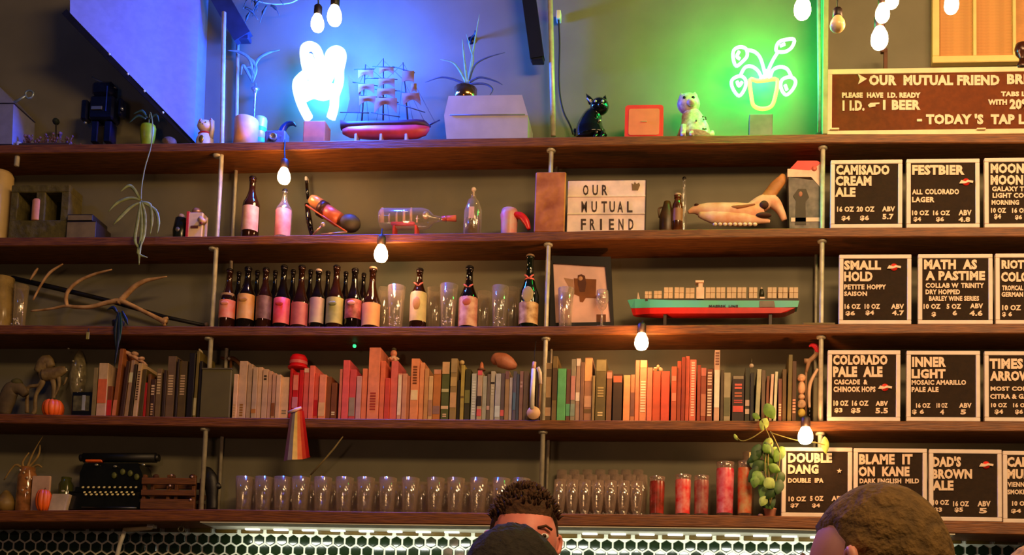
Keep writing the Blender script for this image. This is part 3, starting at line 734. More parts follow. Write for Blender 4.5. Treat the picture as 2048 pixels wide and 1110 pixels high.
# ---------------------------------------------------------------- big letter board
LB = M((106, 50, 12), .95, 0, .12, 40, .15); cream = M((235, 210, 165), .5, 0, .05, 20); lett = M((238, 205, 172), .5, 0, .04, 30)
rub = M((48, 20, 10), .6)
def board(T, x0, y0, x1, y1, fr, d=.03, framem=None, grooves=0, back=LB, z0f=True):
    a = T.q(x0, y1, 0, False); b = T.q(x1, y0, 0, False); z0 = 0.0 if z0f else a.z; z1 = T.q((x0 + min(x1, 2048)) / 2, y0, 0, False).z; xa, xb = a.x, b.x; f_ = T.w(fr)
    fm = framem or cream
    T.b(MB().box(xa + f_ * .5, xb - f_ * .5, -d * .3, d * .5, z0 + f_ * .5, z1 - f_ * .5), 'felt_board', back)
    T.b(MB().box(xa, xb, -d / 2, d / 2, z1 - f_, z1, .002), 'frame_rail', fm); T.b(MB().box(xa, xb, -d / 2, d / 2, z0, z0 + f_, .002), 'frame_rail', fm)
    T.b(MB().box(xa, xa + f_, -d / 2 - .0004, d / 2, z0 + f_, z1 - f_, .002), 'frame_stile', fm); T.b(MB().box(xb - f_, xb, -d / 2 - .0004, d / 2, z0 + f_, z1 - f_, .002), 'frame_stile', fm)
    if grooves:
        m = MB(); n = int((z1 - z0 - 2 * f_) / grooves)
        for k in range(n): z = z0 + f_ + k * grooves; m.box(xa + f_, xb - f_, -d * .3 - .0015, -d * .3, z, z + grooves * .55)
        tag(T.b(m, 'ribs', back), kind='stuff')
T = Thing('large_letter_board', 'long brown letter board in a cream frame headed OUR MUTUAL FRIEND, top shelf', 'sign', 1920, .02, 1)
board(T, 1652, 139, 2400, 262, 11, .03, grooves=.0)
dy = -.0115
tx = lambda s, x0, y0, x1, y1, **k: text(T.r, T, s, x0, y0, x1, y1, lett, dy, **k)
tx('OUR  MUTUAL FRIEND', 1738, 150, 1999, 171, bold=.055); tx('BREWING', 2014, 148, 2140, 169, bold=.055)
tx('PLEASE  HAVE  I.D. READY', 1684, 185, 1841, 196, bold=.06); tx('1 I.D.', 1685, 201, 1729, 222, bold=.055); tx('1 BEER', 1766, 200, 1841, 220, bold=.055)
tx('TABS LEFT OPEN', 2002, 183, 2120, 193, bold=.06); tx('WITH', 1976, 199, 2014, 210, bold=.06); tx('20% TIP', 2019, 198, 2100, 219, bold=.055)
tx('TODAY \'S  TAP LIST', 1852, 228, 2085, 249, bold=.055); tx('-', 1834, 238, 1844, 243, bold=.06)
qq = lambda a, b: (T.q(a, b, 0, False).x, T.q(a, b, 0, False).z)
T.b(MB().prism([qq(1715, 151), qq(1733, 161), qq(1715, 172), qq(1719, 161)], -.014, -.010), 'arrow_symbol', lett)
T.b(MB().prism([qq(1735, 213), qq(1740, 209), qq(1758, 208), qq(1758, 211), qq(1750, 212), qq(1750, 216), qq(1738, 218)], -.014, -.010), 'pointing_hand_symbol', lett)
for px in (1668, 1960): T.b(MB().box(qq(px - 9, 262)[0], qq(px + 9, 262)[0], -.025, .015, qq(px, 264)[1], qq(px, 261)[1] , .001), 'foot_clip', cream)
T = Thing('wall_bracket_post', 'short brown post rising behind the big letter board', 'post', 1770, .12, 1)
zz = T.q(1770, 98).z
T.b(MB().box(-.009, .009, -.008, .008, 0, zz, .002), 'post', M((100, 58, 30), .6)); T.b(MB().box(-.022, .006, -.01, .012, zz - .02, zz, .002), 'top_plate', M((100, 58, 30), .6)); T.b(MB().box(-.006, .006, .008, .099, .2, .22), 'arm', M((100, 58, 30), .6))
# cream shutter
T = Thing('louvred_shutter', 'cream louvred shutter hanging on the wall at the top right corner', 'shutter', 1960, .199, py=130)
a = T.q(1863, 130, 0, False); b = T.q(2300, -120, 0, False); shm = M((236, 205, 130), .55, 0, .05, 10)
f_ = .034
T.b(MB().box(a.x, b.x, -.02, .02, a.z, a.z + f_, .003), 'bottom_rail', shm); T.b(MB().box(a.x, b.x, -.02, .02, b.z - f_, b.z, .003), 'top_rail', shm)
T.b(MB().box(a.x, a.x + f_, -.0205, .02, a.z + f_, b.z - f_, .003), 'stile', shm)
sx = [T.q(x, 60, 0, False).x for x in (1948, 2027, 2110, 2190, 2270)]
for x in sx: T.b(MB().box(x - .008, x + .008, -.018, .018, a.z + f_, b.z - f_, .002), 'mullion', shm)
n = int((b.z - a.z - 2 * f_) / .016); ms = MB(); slatm = M((214, 160, 96), .6, 0, .1, 20)
xs_ = [a.x + f_] + sx
sp = None; c_ = 0
for i in range(len(xs_) - 1):
    wd = xs_[i + 1] - xs_[i] - .014
    base_s = MB().box(0, wd, -.012, .012, -.001, .001, 0, Matrix.Rotation(math.radians(-50), 4, 'X'))
    first = None
    for k in range(n):
        if i < 2:
            if first is None: first = base_s.build('slat', slatm, T.r); o = first
            else: o = first.copy(); C.objects.link(o)
            o.location = (xs_[i] + .007, .002, a.z + f_ + .008 + k * .016)
        else:
            ms.add([(v[0] + xs_[i] + .007, v[1] + .002, v[2] + a.z + f_ + .008 + k * .016) for v in base_s.v], base_s.f)
tag(ms.build('slat_field', slatm, T.r), kind='stuff')
T.b(MB().box(a.x + .01, b.x - .01, .012, .02, a.z + .01, b.z - .01), 'backing', M((196, 140, 84), .7))
# dark bust standing on the sign at the right edge
T = Thing('dark_bust', 'dark glossy bust standing on the big letter board at the right edge', 'figurine', 2044, .021, py=139)
m = MB().lathe([(.02, 0), (.028, .01), (.024, .028), (.014, .04), (.013, .055), (.028, .075), (.034, .1), (.028, .122), (.001, .132)], 16, sq=.9); T.b(m, 'bust', M((70, 34, 18), .2, .2, .3, 30))
T.b(MB().lathe([(.03, 0), (.03, .006), (.02, .01)], 14), 'plinth', M((30, 18, 10), .4))

# ---------------------------------------------------------------- small letter boards
SB = M((42, 25, 5), .95, 0, .15, 50, .2); slet = M((232, 200, 170), .5, 0, .04, 30); sfr = M((226, 206, 190), .5, 0, .05, 20); red = M((220, 40, 20), .4)
def lboard(label, x0, y0, x1, y1, lines, emblem=None, star=None, Y=.015):
    T = Thing('letter_board', label, 'sign', (x0 + x1) / 2, Y, 2 if y1 < 460 else 3 if y1 < 650 else 4 if y1 < 850 else 5, group='small letter boards with beer names')
    board(T, x0, y0, x1, y1, 8.5, .024, sfr, back=SB)
    for s_, a_, b_, c_, d_ in lines:
        big = d_ - b_ > 15
        text(T.r, T, s_, a_, b_, c_, d_, slet, -.009, bold=.055 if big else .045)
    if emblem:
        ex, ey = emblem; c = T.q(ex, ey, 0, False)
        m = MB().lathe([(.017, -.001), (.017, .001)], 16, m=Matrix.Translation((c.x, -.0095, c.z)) @ Matrix.Rotation(PI / 2, 4, 'X')); e_ = T.b(m, 'red_emblem_disc', red)
        w_ = T.w(14)
        m = MB()
        m.prism([(c.x - w_, c.z - .008), (c.x - w_ * .7, c.z + .008), (c.x - w_ * .1, c.z + .002), (c.x + w_ * .2, c.z + .008), (c.x + w_, c.z + .004), (c.x + w_ * .95, c.z - .006), (c.x + w_ * .3, c.z - .002), (c.x - .2 * w_, c.z - .008)], -.0135, -.0112); T.b(m, 'white_emblem_ribbon', slet)
    if star:
        c = T.q(star[0], star[1], 0, False); o_ = [(c.x + (.012 if k % 2 == 0 else .005) * math.sin(k * PI / 5), c.z + (.012 if k % 2 == 0 else .005) * math.cos(k * PI / 5)) for k in range(10)]
        T.b(MB().prism(o_, -.0125, -.0095), 'star_symbol', slet)
    return T
lboard('small letter board reading CAMISADO CREAM ALE, top row', 1660, 322, 1804, 454, [('CAMISADO', 1672, 330, 1779, 350), ('CREAM', 1671, 352, 1743, 372), ('ALE', 1670, 375, 1711, 394), ('16 OZ', 1674, 413, 1708, 424), ('20 OZ', 1713, 413, 1749, 424), ('ABV', 1764, 413, 1790, 423), ('$4', 1683, 432, 1700, 442), ('$6', 1720, 431, 1738, 442), ('5.7', 1765, 428, 1787, 439)])
lboard('small letter board reading FESTBIER with a red emblem, top row', 1812, 320, 1958, 454, [('FESTBIER', 1824, 330, 1929, 350), ('ALL', 1824, 379, 1845, 389), ('COLORADO', 1850, 378, 1918, 389), ('LAGER', 1824, 394, 1869, 405), ('10 OZ', 1824, 421, 1858, 431), ('16 OZ', 1866, 421, 1900, 431), ('ABV', 1917, 420, 1943, 431), ('$4', 1827, 434, 1842, 444), ('$6', 1872, 434, 1888, 444), ('4.8', 1917, 434, 1940, 444)], (1931, 366))
lboard('small letter board reading MOON MOON, top row cut by the right edge', 1968, 318, 2112, 454, [('MOON', 1981, 327, 2048, 347), ('MOON', 1981, 350, 2046, 370), ('GALAXY TRIO', 1984, 373, 2070, 383), ('LIGHT COPPER', 1985, 386, 2078, 396), ('MORNING', 1983, 400, 2038, 410), ('10 OZ', 1982, 416, 2012, 426), ('16 OZ', 2024, 416, 2056, 426), ('$4', 1988, 428, 2002, 439), ('$6', 2030, 430, 2044, 440)])
lboard('small letter board reading SMALL HOLD with a red emblem, second row', 1677, 511, 1822, 643, [('SMALL', 1688, 521, 1762, 540), ('HOLD', 1688, 543, 1745, 563), ('PETITE', 1688, 569, 1729, 579), ('HOPPY', 1734, 569, 1772, 579), ('SAISON', 1688, 583, 1734, 592), ('16 OZ', 1689, 608, 1721, 618), ('10 OZ', 1729, 608, 1760, 618), ('ABV', 1782, 608, 1808, 618), ('$6', 1691, 622, 1710, 632), ('$4', 1731, 621, 1748, 631), ('4.7', 1784, 621, 1808, 631)], (1787, 536))
lboard('small letter board reading MATH AS A PASTIME, second row', 1835, 510, 1984, 643, [('MATH  AS', 1848, 519, 1954, 539), ('A PASTIME', 1851, 542, 1970, 561), ('COLLAB W', 1851, 566, 1917, 576), ('TRINITY', 1922, 566, 1968, 576), ('DRY HOPPED', 1851, 579, 1920, 589), ('BARLEY WINE SERIES', 1858, 592, 1958, 602), ('10 OZ', 1847, 608, 1881, 618), ('5 OZ', 1893, 608, 1922, 618), ('ABV', 1940, 607, 1966, 617), ('$', 1863, 624, 1872, 634), ('6', 1905, 621, 1914, 631), ('4.6', 1939, 621, 1965, 632)])
lboard('small letter board beginning RIOT COLO, second row cut by the right edge', 1990, 509, 2134, 643, [('RIOT', 2003, 520, 2048, 538), ('COLOGNE', 2002, 544, 2098, 564), ('TROPICAL', 2004, 571, 2046, 581), ('GERMAN ALE', 2003, 584, 2068, 594), ('10 OZ', 2004, 610, 2042, 621), ('$ 6', 2004, 624, 2024, 634)])
lboard('small letter board reading COLORADO PALE ALE, third row', 1654, 702, 1800, 838, [('COLORADO', 1666, 710, 1775, 730), ('PALE  ALE', 1666, 733, 1765, 754), ('CASCADE  &', 1668, 759, 1735, 769), ('CHINOOK HOPS', 1667, 773, 1751, 784), ('10 OZ', 1667, 801, 1697, 812), ('16 OZ', 1704, 801, 1737, 812), ('ABV', 1751, 802, 1776, 812), ('$3', 1669, 816, 1685, 826), ('$5', 1702, 816, 1721, 827), ('5.5', 1751, 816, 1776, 827)], (1769, 776))
lboard('small letter board reading INNER LIGHT, third row', 1812, 703, 1959, 840, [('INNER', 1824, 714, 1892, 734), ('LIGHT', 1823, 738, 1891, 757), ('MOSAIC AMARILLO', 1823, 760, 1932, 770), ('PALE ALE', 1823, 774, 1877, 784), ('16 OZ', 1832, 806, 1861, 816), ('10 OZ', 1873, 806, 1895, 816), ('ABV', 1918, 806, 1943, 816), ('$ 6', 1824, 819, 1848, 829), ('4', 1880, 819, 1888, 829), ('5', 1921, 819, 1932, 829)])
lboard('small letter board beginning TIMES ARROW, third row cut by the right edge', 1968, 704, 2112, 841, [('TIMES', 1979, 717, 2046, 738), ('ARROW', 1980, 742, 2062, 762), ('MOST COMPLEX', 1981, 773, 2090, 782), ('CITRA & GALAXY', 1980, 788, 2092, 798), ('10 OZ', 1982, 806, 2014, 815), ('16 OZ', 2026, 806, 2058, 815), ('$4', 1989, 819, 2006, 829), ('$6', 2030, 819, 2046, 829)])
lboard('small letter board reading DOUBLE DANG with a star, bottom row', 1562, 896, 1704, 1030, [('DOUBLE', 1576, 906, 1664, 926), ('DANG', 1576, 929, 1637, 948), ('DOUBLE  IPA', 1576, 956, 1647, 966), ('10 OZ', 1577, 993, 1612, 1003), ('5 OZ', 1620, 992, 1647, 1002), ('ABV', 1663, 992, 1690, 1002), ('$7', 1581, 1007, 1598, 1016), ('$4', 1624, 1007, 1640, 1016), ('8.2', 1664, 1006, 1689, 1016)], star=(1678, 943))
lboard('small letter board reading BLAME IT ON KANE, bottom row behind the head', 1706, 898, 1853, 1038, [('BLAME  IT', 1718, 908, 1825, 929), ('ON  KANE', 1717, 933, 1819, 953), ('DARK ENGLISH  MILD', 1719, 957, 1838, 967), ('10 OZ', 1720, 1003, 1752, 1013), ('16 OZ', 1760, 1003, 1792, 1013), ('$3', 1722, 1017, 1738, 1027), ('$5', 1762, 1017, 1780, 1027)])
lboard('small letter board reading DAD\'S BROWN ALE with a red emblem, bottom row', 1857, 900, 2002, 1042, [('DAD\'S', 1865, 913, 1922, 934), ('BROWN', 1864, 938, 1944, 958), ('ALE', 1864, 961, 1907, 981), ('10 OZ', 1866, 1000, 1898, 1010), ('16 OZ', 1906, 1002, 1938, 1013), ('ABV', 1955, 1002, 1981, 1013), ('$3', 1868, 1015, 1884, 1025), ('$5', 1909, 1015, 1926, 1025), ('5', 1958, 1016, 1974, 1027)], (1971, 931))
lboard('small letter board beginning CAR, bottom row at the right edge', 2005, 903, 2150, 1045, [('CARA', 2014, 914, 2072, 934), ('MUNICH', 2014, 938, 2102, 958), ('VIENNA MALT', 2015, 964, 2090, 974), ('SMOKED LAGER', 2015, 979, 2098, 989), ('10 OZ', 2024, 1002, 2058, 1012), ('$4', 2022, 1018, 2042, 1027)])
# ================================================================ SECOND SHELF
def bottle(label, px, ytop, w_, Y, shelf, ysh, glassm, labs=(), group=None, cap=None, neckw=.36, ribbon=None, name='beer_bottle', emblem=None, foil=None):
    """ysh: pixel row of the shoulder; labs: list of (y0, y1, material)"""
    T = Thing(name, label, 'bottle', px, Y, shelf, group)
    r = T.w(w_) / 2; rn = r * neckw; H = T.q(px, ytop, -rn).z; zs = T.q(px, ysh, -r).z
    pr = [(r * .86, 0), (r, .006), (r, zs - r * .25), (r * .93, zs + r * .1)]
    for k in range(1, 6):
        t_ = k / 5; pr.append((rn + (r * .93 - rn) * (1 - t_) ** 1.6, zs + r * .1 + (H - zs) * .55 * t_))
    pr += [(rn * .95, H - .022), (rn * 1.15, H - .02), (rn * 1.15, H - .008), (rn * .9, H - .007), (rn * .9, H - .001), (.0005, H)]
    T.b(MB().lathe(pr, 18), 'glass_body', glassm)
    T.b(MB().lathe([(rn * 1.2, H - .008), (rn * 1.25, H - .004), (rn * 1.05, H + .002), (.0005, H + .002)], 14), 'cap', cap or M((30, 24, 20), .4, .5))
    for i, (a_, b_, mt) in enumerate(labs):
        za = T.q(px, b_, -r).z; zb = T.q(px, a_, -r).z
        if za < .006: za = .006
        zt = min(zb, zs + r * .05)
        pl = [(r + .0008, za), (r + .0008, min(zt, zs - r * .25))]
        if zt > zs - r * .2: pl.append((r * .95, zt))
        T.b(MB().lathe(pl, 16, cap=False, a0=PI * 1.05, a1=PI * 1.95), 'label', mt)
    if emblem:
        ey, ew, eh, em = emblem
        T.b(MB().ball((0, -r - .0005, T.q(px, ey, -r).z), (T.w(ew), .0025, T.w(eh)), 12, 6), 'label_picture', em)
    if foil: T.b(MB().lathe([(rn * 1.22, T.q(px, foil[0]).z), (rn * 1.3, H - .006), (rn * 1.1, H + .004), (.0005, H + .005)], 14), 'foil', foil[1])
    if ribbon:
        zr = T.q(px, ribbon[0]).z; rm = ribbon[1]; m = MB(); rr = rn * 1.25
        m.lathe([(rr + .004, zr - .014), (rr + .001, zr - .004)], 12, cap=False)
        for s_ in (-1, 1): m.tube([(0, -rr - .004, zr - .012), (s_ * .012, -rr - .004, zr), (s_ * .022, -rr, zr + .008)], [.003, .005, .003], 6, flat=.6)
        T.b(m, 'ribbon', rm)
    return T
amber = M((46, 20, 8), .08, 0, .3, 10, 0, coat=.6); dgreen = M((16, 24, 12), .08, 0, .3, 10, 0, coat=.6); dark = M((20, 12, 8), .08, 0, .3, 10, 0, coat=.6)
def lm(rgb, rgb2=None, sc_=26): return M(rgb, .5, 0, .1, sc_, 0, rgb2=rgb2)

T = Thing('pale_column', 'pale yellowish cylinder cut by the left edge on the second shelf', 'vase', -6, .09, 2)
h = T.q(-6, 345).z
T.b(MB().lathe([(.052, 0), (.056, .01), (.054, h - .02), (.045, h - .002), (.04, h), (.036, h - .03), (.001, h - .03)], 24), 'body', M((205, 175, 110), .6, 0, .08, 12))
T = Thing('two_hole_block', 'mossy olive block with two square holes on the second shelf', 'block', 94, .1, 2)
q = lambda x, y: (T.q(x, y).x, T.q(x, y).z)
m = MB(); bk_ = M((88, 80, 34), .9, 0, .25, 30, .6); X = [T.q(x, 430).x for x in (34, 48, 102, 134, 150)]; Z = [0, T.q(90, 452).z, T.q(90, 397).z, T.q(90, 382).z]
m.box(X[0], X[4], -.06, .06, 0, Z[1], .004); m.box(X[0], X[4], -.06, .06, Z[2], Z[3], .004)
xc = [(X[0], X[1]), (T.q(84, 430).x, X[2]), (X[3], X[4])]
for a_, b_ in xc: m.box(a_, b_, -.058, .058, Z[1] - .003, Z[2] + .003, .003)
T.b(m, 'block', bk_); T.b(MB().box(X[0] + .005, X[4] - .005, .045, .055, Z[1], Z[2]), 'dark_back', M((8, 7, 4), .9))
zb = Z[1]
T2 = Thing('pink_candle', 'short pinkish candle standing in the left hole of the mossy block', 'candle', 71, .06, 2)
h = T2.q(71, 402).z
T2.r.location.z += zb + .0035; T2.b(MB().lathe([(.026, 0), (.027, .004), (.027, h - zb - .008), (.022, h - zb), (.001, h - zb - .002)], 18), 'wax', M((222, 150, 110), .5, 0, .08, 30, .1)); T2.b(MB().tube([(0, 0, h - zb - .004), (.001, 0, h - zb + .006)], .0014, 6), 'wick', dark)
T2 = Thing('dark_book_stack', 'low dark stack of two books lying right of the mossy block', 'books', 180, .09, 2)
for k, (a_, b_, rgb) in enumerate(((455, 472, (42, 30, 14)), (441, 455, (34, 28, 14)))):
    x0 = T2.q(150, 450).x; x1 = T2.q(208 - k * 8, 450).x; z0 = T2.q(180, b_).z if k else 0; z1 = T2.q(180, a_).z
    T2.b(MB().box(x0, x1, -.07, .07, z0 + .003, z1, .002), 'cover', M(rgb, .6)); T2.b(MB().box(x0 + .003, x1 - .003, -.0705, .066, z0 + .006, z1 - .005), 'pages', M((120, 104, 60), .8))
# candle holder / toy coffee grinder
T = Thing('small_glass_lantern', 'small dark lantern with pale knob left of the cream grinder', 'lantern', 360, .08, 2)
h = T.q(360, 438).z
T.b(MB().lathe([(.03, 0), (.034, .01), (.038, h * .5), (.028, h), (.001, h)], 16), 'body', M((30, 34, 22), .2, .2)); T.b(MB().ball((0, 0, h + .012), (.016, .014, .014), 10, 7), 'knob', M((190, 160, 130), .3))
T.b(MB().ball((.0, -.036, h * .45), (.012, .004, .012), 8, 6), 'painted_highlight', M((150, 140, 110), .2, .6))  # pale spot imitates a highlight on the lantern body
T = Thing('cream_coffee_grinder', 'cream and red vintage hand grinder with round knob, second shelf', 'grinder', 396, .07, 2)
q3 = T.q
T.b(MB().box(q3(380, 460).x, q3(410, 460).x, -.03, .03, .004, q3(395, 430).z, .004), 'body', M((238, 205, 150), .35, 0, .05, 20))
T.b(MB().box(q3(377, 460).x, q3(383, 460).x, -.032, .032, .004, q3(395, 428).z, .002), 'red_side', M((200, 50, 26), .4)); T.b(MB().box(q3(378, 460).x, q3(412, 460).x, -.034, .034, 0, .006, .002), 'red_base', M((170, 40, 20), .4))
T.b(MB().ball(q3(394, 424), (.024, .024, .02), 12, 8), 'dome', M((170, 130, 110), .25, .4))
T.b(MB().tube([q3(400, 437, -.03), q3(408, 445, -.034)], [.014, .016], 12), 'knob', M((235, 190, 130), .3)); T.b(MB().ball(q3(402, 446, -.045), (.008, .004, .007), 10, 6), 'knob_centre', M((120, 40, 20), .5))
T.b(MB().box(q3(387, 460).x, q3(402, 460).x, -.034, -.03, q3(395, 462).z, q3(395, 457).z, .001), 'drawer_slot', M((110, 60, 30), .5))

bottle('dark amber bottle with cream label on the second shelf, left of the pink-labelled bottle', 499, 352, 36, .05, 2, 400, amber, [(409, 458, lm((226, 186, 140), (214, 150, 116)))], 'bottles on the second shelf')
T = bottle('clear bottle with pink label on the second shelf, under the hanging bulb', 565, 378, 34, .05, 2, 412, glassy((225, 205, 190), .35), [(414, 469, lm((240, 165, 140), (232, 130, 118)))], 'bottles on the second shelf', neckw=.3)

# copper telescope on a little stand
T = Thing('copper_telescope', 'short copper telescope tilted on a small wire stand, dark drum at its right', 'telescope', 665, .08, 2)
q3 = T.q
cop = M((216, 104, 66), .4, .15, .08, 20)
T.b(MB().tube([q3(622, 398), q3(628, 402), q3(648, 416)], [.022, .030, .034], 18), 'front_barrel', M((244, 160, 100), .25, .2, .05, 20))
T.b(MB().tube([q3(641, 416), q3(651, 422)], [.042, .042], 18), 'dark_collar', M((70, 36, 22), .4, .4))
T.b(MB().tube([q3(648, 420), q3(678, 440)], [.037, .037], 18), 'rear_barrel', cop)
T.b(MB().ball(q3(700, 447), (.052, .045, .044), 16, 10), 'drum', M((70, 62, 44), .6, 0, .15, 20, .2))
rodm = M((205, 150, 110), .3, .6)
T.b(MB().tube([q3(612, 410, -.03), q3(652, 437, -.03), q3(694, 464, -.03)], .0045, 6), 'rail', M((190, 84, 44), .4, .4)); T.b(MB().tube([q3(626, 470, -.03), q3(645, 450, -.03)], .005, 6), 'leg', rodm); T.b(MB().tube([q3(642, 469, -.035), q3(694, 464, -.035)], .004, 6), 'foot_rail', rodm); T.b(MB().ball(q3(646, 449, -.035), .011, 10, 7), 'pivot_knob', M((215, 190, 170), .3, .4))
T.b(MB().tube([q3(614, 408, .01), q3(618, 440, .01), q3(624, 472, .01)], [.012, .016, .01], 8), 'dark_strap', dark)
T = Thing('dark_power_cable', 'dark cable with white plug hanging on the wall right of the bulb', 'cable', 613, .17, py=356)
T.b(MB().box(-.006, .006, -.01, .02, -.016, .004, .002), 'plug', M((235, 225, 210), .4)); T.b(MB().tube([Vector((0, 0, -.014)), T.q(614, 378, 0, False), T.q(616, 398, 0, False)], .008, 6), 'cord', dark)

# ship in a bottle
T = Thing('ship_in_a_bottle', 'glass bottle lying on its side with a tiny pale ship and red-lit cradle, second shelf', 'bottle', 820, .08, 2)
q3 = T.q; cl = glassy((240, 225, 205), .2)
Rm = Matrix.Translation(q3(760, 440)) @ Matrix.Rotation(PI / 2, 4, 'Y')
Lb = (q3(868, 440) - q3(760, 440)).x; rb_ = .052
T.b(MB().lathe([(.001, 0), (rb_ * .8, .002), (rb_, .012), (rb_, Lb * .78), (rb_ * .85, Lb * .9), (rb_ * .35, Lb), (.012, Lb + .03), (.012, Lb + .05), (.015, Lb + .052), (.015, Lb + .06), (.001, Lb + .06)], 22, m=Rm), 'glass', cl)
T.b(MB().tube([q3(893, 438), q3(912, 438)], [.013, .016], 10), 'cork', M((228, 110, 80), .6)); T.b(MB().tube([q3(884, 438), q3(893, 438)], [.011, .013], 10), 'red_seal', M((220, 50, 40), .4))
pw = M((236, 190, 172), .5); m = MB()
for px, yt, ww in ((764, 416, 8), (778, 428, 4), (793, 425, 4), (808, 420, 5), (822, 416, 5), (834, 432, 3)):
    T.b(MB().tube([q3(px, 446), q3(px, yt + 4), q3(px + 1, yt)], [T.w(ww) * .6, T.w(ww) * .55, T.w(ww) * .3], 6, flat=.4), 'sail', pw)
T.b(MB().box(q3(782, 450).x, q3(830, 450).x, -.012, .012, q3(800, 452).z, q3(800, 446).z, .004), 'tiny_hull', M((230, 70, 50), .4))
m = MB().box(q3(784, 460).x, q3(842, 460).x, -.03, .03, 0, .008, .002)
for x in (790, 834): m.box(q3(x, 460).x - .005, q3(x, 460).x + .005, -.03, .03, .006, q3(x, 456).z, .002)
T.b(m, 'cradle', M((226, 64, 44), .4)); T.b(MB().ball(q3(852, 432, -.01), (.018, .02, .02), 12, 8), 'glass_float', M((225, 190, 150), .08, .3, coat=.8))  # red light on the base is painted into the cradle's colour
T = Thing('glass_decanter', 'cut glass decanter with ball stopper on the second shelf', 'decanter', 944, .07, 2)
h = T.q(944, 402).z; H = T.q(944, 376).z; r = T.w(38) / 2
T.b(MB().lathe([(r * .9, 0), (r, .006), (r * .98, h * .75), (r * .6, h), (r * .3, h + .012), (r * .28, h + .03), (r * .4, h + .034)], 8, cap=False), 'glass_body', glassy((245, 225, 195), .3)); T.b(MB().lathe([(.001, 0.004), (r * .85, .006), (r * .85, h * .5), (.001, h * .5)], 8), 'liquor', M((120, 70, 26), .1, 0, .1, 10, 0, alpha=.5))
T.b(MB().ball((0, 0, H - .008), .012, 10, 7), 'stopper', M((240, 210, 180), .1, .1)); T.b(MB().tube([(0, 0, h + .02), (0, 0, H - .012)], .005, 6), 'stopper_neck', M((220, 190, 160), .1)); T.b(MB().box(-.012, .014, -r * .98, -r * .95, h * .45, h * .75, .001), 'label', lm((230, 180, 140)))
T = Thing('pink_mug', 'pinkish pot with a big bright red curved spout, left of the rust-brown board', 'mug', 1020, .06, 2)
h = T.q(1018, 413, -.036).z
T.b(MB().lathe([(.036, 0), (.038, .01), (.04, h * .55), (.044, h * .8), (.036, h), (.03, h), (.03, h - .02), (.001, h - .02)], 20, (-.006, 0, 0)), 'body', M((226, 130, 118), .4, 0, .1, 20, rgb2=(210, 170, 150)))
c, r = chain([T.q(1028, 430, -.02), T.q(1042, 432, -.02), T.q(1052, 443, -.02), T.q(1058, 459, -.02)], [.014, .018, .017, .008], 5); T.b(MB().tube(c, r, 10), 'red_spout', M((236, 40, 36), .35))
T = Thing('rust_brown_board', 'upright rust-brown mottled wooden board left of the lightbox', 'board', 1101, .012, 2)
T.b(MB().box(T.q(1070, 400).x, T.q(1131, 400).x, -.007, .006, 0, T.q(1100, 345).z, .005), 'board', M((206, 128, 66), .7, 0, .3, 11, .4, rgb2=(150, 76, 8)))

# lightbox OUR MUTUAL FRIEND
T = Thing('cinema_lightbox', 'white lightbox reading OUR MUTUAL FRIEND with a brown cup emblem', 'sign', 1213, .05, 2)
LBX = M((232, 196, 172), .5, emit=(1, .78, .62, .09)); bt = M((60, 34, 16), .6)
a = T.q(1135, 440); b = T.q(1212, 362, -.02); b.x = T.q(1290, 440).x
T.b(MB().box(a.x, b.x, -.02, .02, 0, b.z, .002), 'light_panel', LBX)
T.b(MB().box(b.x, b.x + .004, -.022, .022, 0, b.z + .003), 'side_case', M((60, 40, 26), .5)); T.b(MB().box(a.x, b.x, -.018, .022, b.z, b.z + .004), 'top_case', M((70, 46, 28), .5))
for y in (398, 433): T.b(MB().box(a.x, b.x, -.024, -.02, T.q(1200, y + 1.6).z, T.q(1200, y - 1.6).z, .001), 'letter_rail', M((246, 214, 190), .4))
def spaced(s, xs, y0, y1, ww=11):
    for ch, x in zip(s, xs): text(T.r, T, ch, x, y0, x + (4 if ch == 'I' else ww), y1, bt, -.0205, bold=.02)
spaced('OUR', (1166, 1185, 1204), 371, 392, 11); spaced('MUTUAL', (1163, 1183, 1203, 1219, 1235, 1254), 404, 426, 11); spaced('FRIEND', (1162, 1180, 1200, 1218, 1237, 1257), 439, 461, 10)
m = MB(); c0 = T.q(1271, 386); w_ = T.w(8)
m.prism([(c0.x - w_ * .8, c0.z + .0), (c0.x - w_, c0.z + .035), (c0.x - w_ * .5, c0.z + .028), (c0.x - w_ * .2, c0.z + .042), (c0.x + w_ * .3, c0.z + .03), (c0.x + w_ * .9, c0.z + .038), (c0.x + w_ * 1.2, c0.z + .025), (c0.x + w_ * .7, c0.z)], -.022, -.0202)
T.b(m, 'cup_emblem', M((130, 96, 50), .6))

# small brown bottles
bottle('tall thin clear bottle behind the small brown jug, left of the skull', 1366, 354, 13, .13, 2, 398, glassy((215, 205, 180), .16), (), 'small old bottles by the skull', neckw=.5, name='medicine_bottle')
T = Thing('brown_stoneware_jug', 'small brown stoneware jug, left of the skull', 'jug', 1333, .08, 2)
h = T.q(1333, 404).z
T.b(MB().lathe([(.03, 0), (.036, .01), (.036, h * .6), (.022, h * .85), (.016, h), (.001, h)], 18), 'body', M((90, 56, 24), .4, 0, .3, 20, rgb2=(60, 40, 20))); T.b(MB().tube(curve([Vector((-.02, 0, h * .85)), Vector((-.04, 0, h * .8)), Vector((-.036, 0, h * .55))], 4), .004, 6), 'handle', M((90, 56, 24), .4))
T = bottle('amber figural bottle with pale cap, directly left of the skull', 1354, 386, 22, .06, 2, 405, M((86, 44, 16), .12, 0, .4, 20, coat=.5), [(415, 440, lm((150, 100, 60)))], 'small old bottles by the skull', cap=M((200, 160, 130), .4), neckw=.6, name='medicine_bottle')

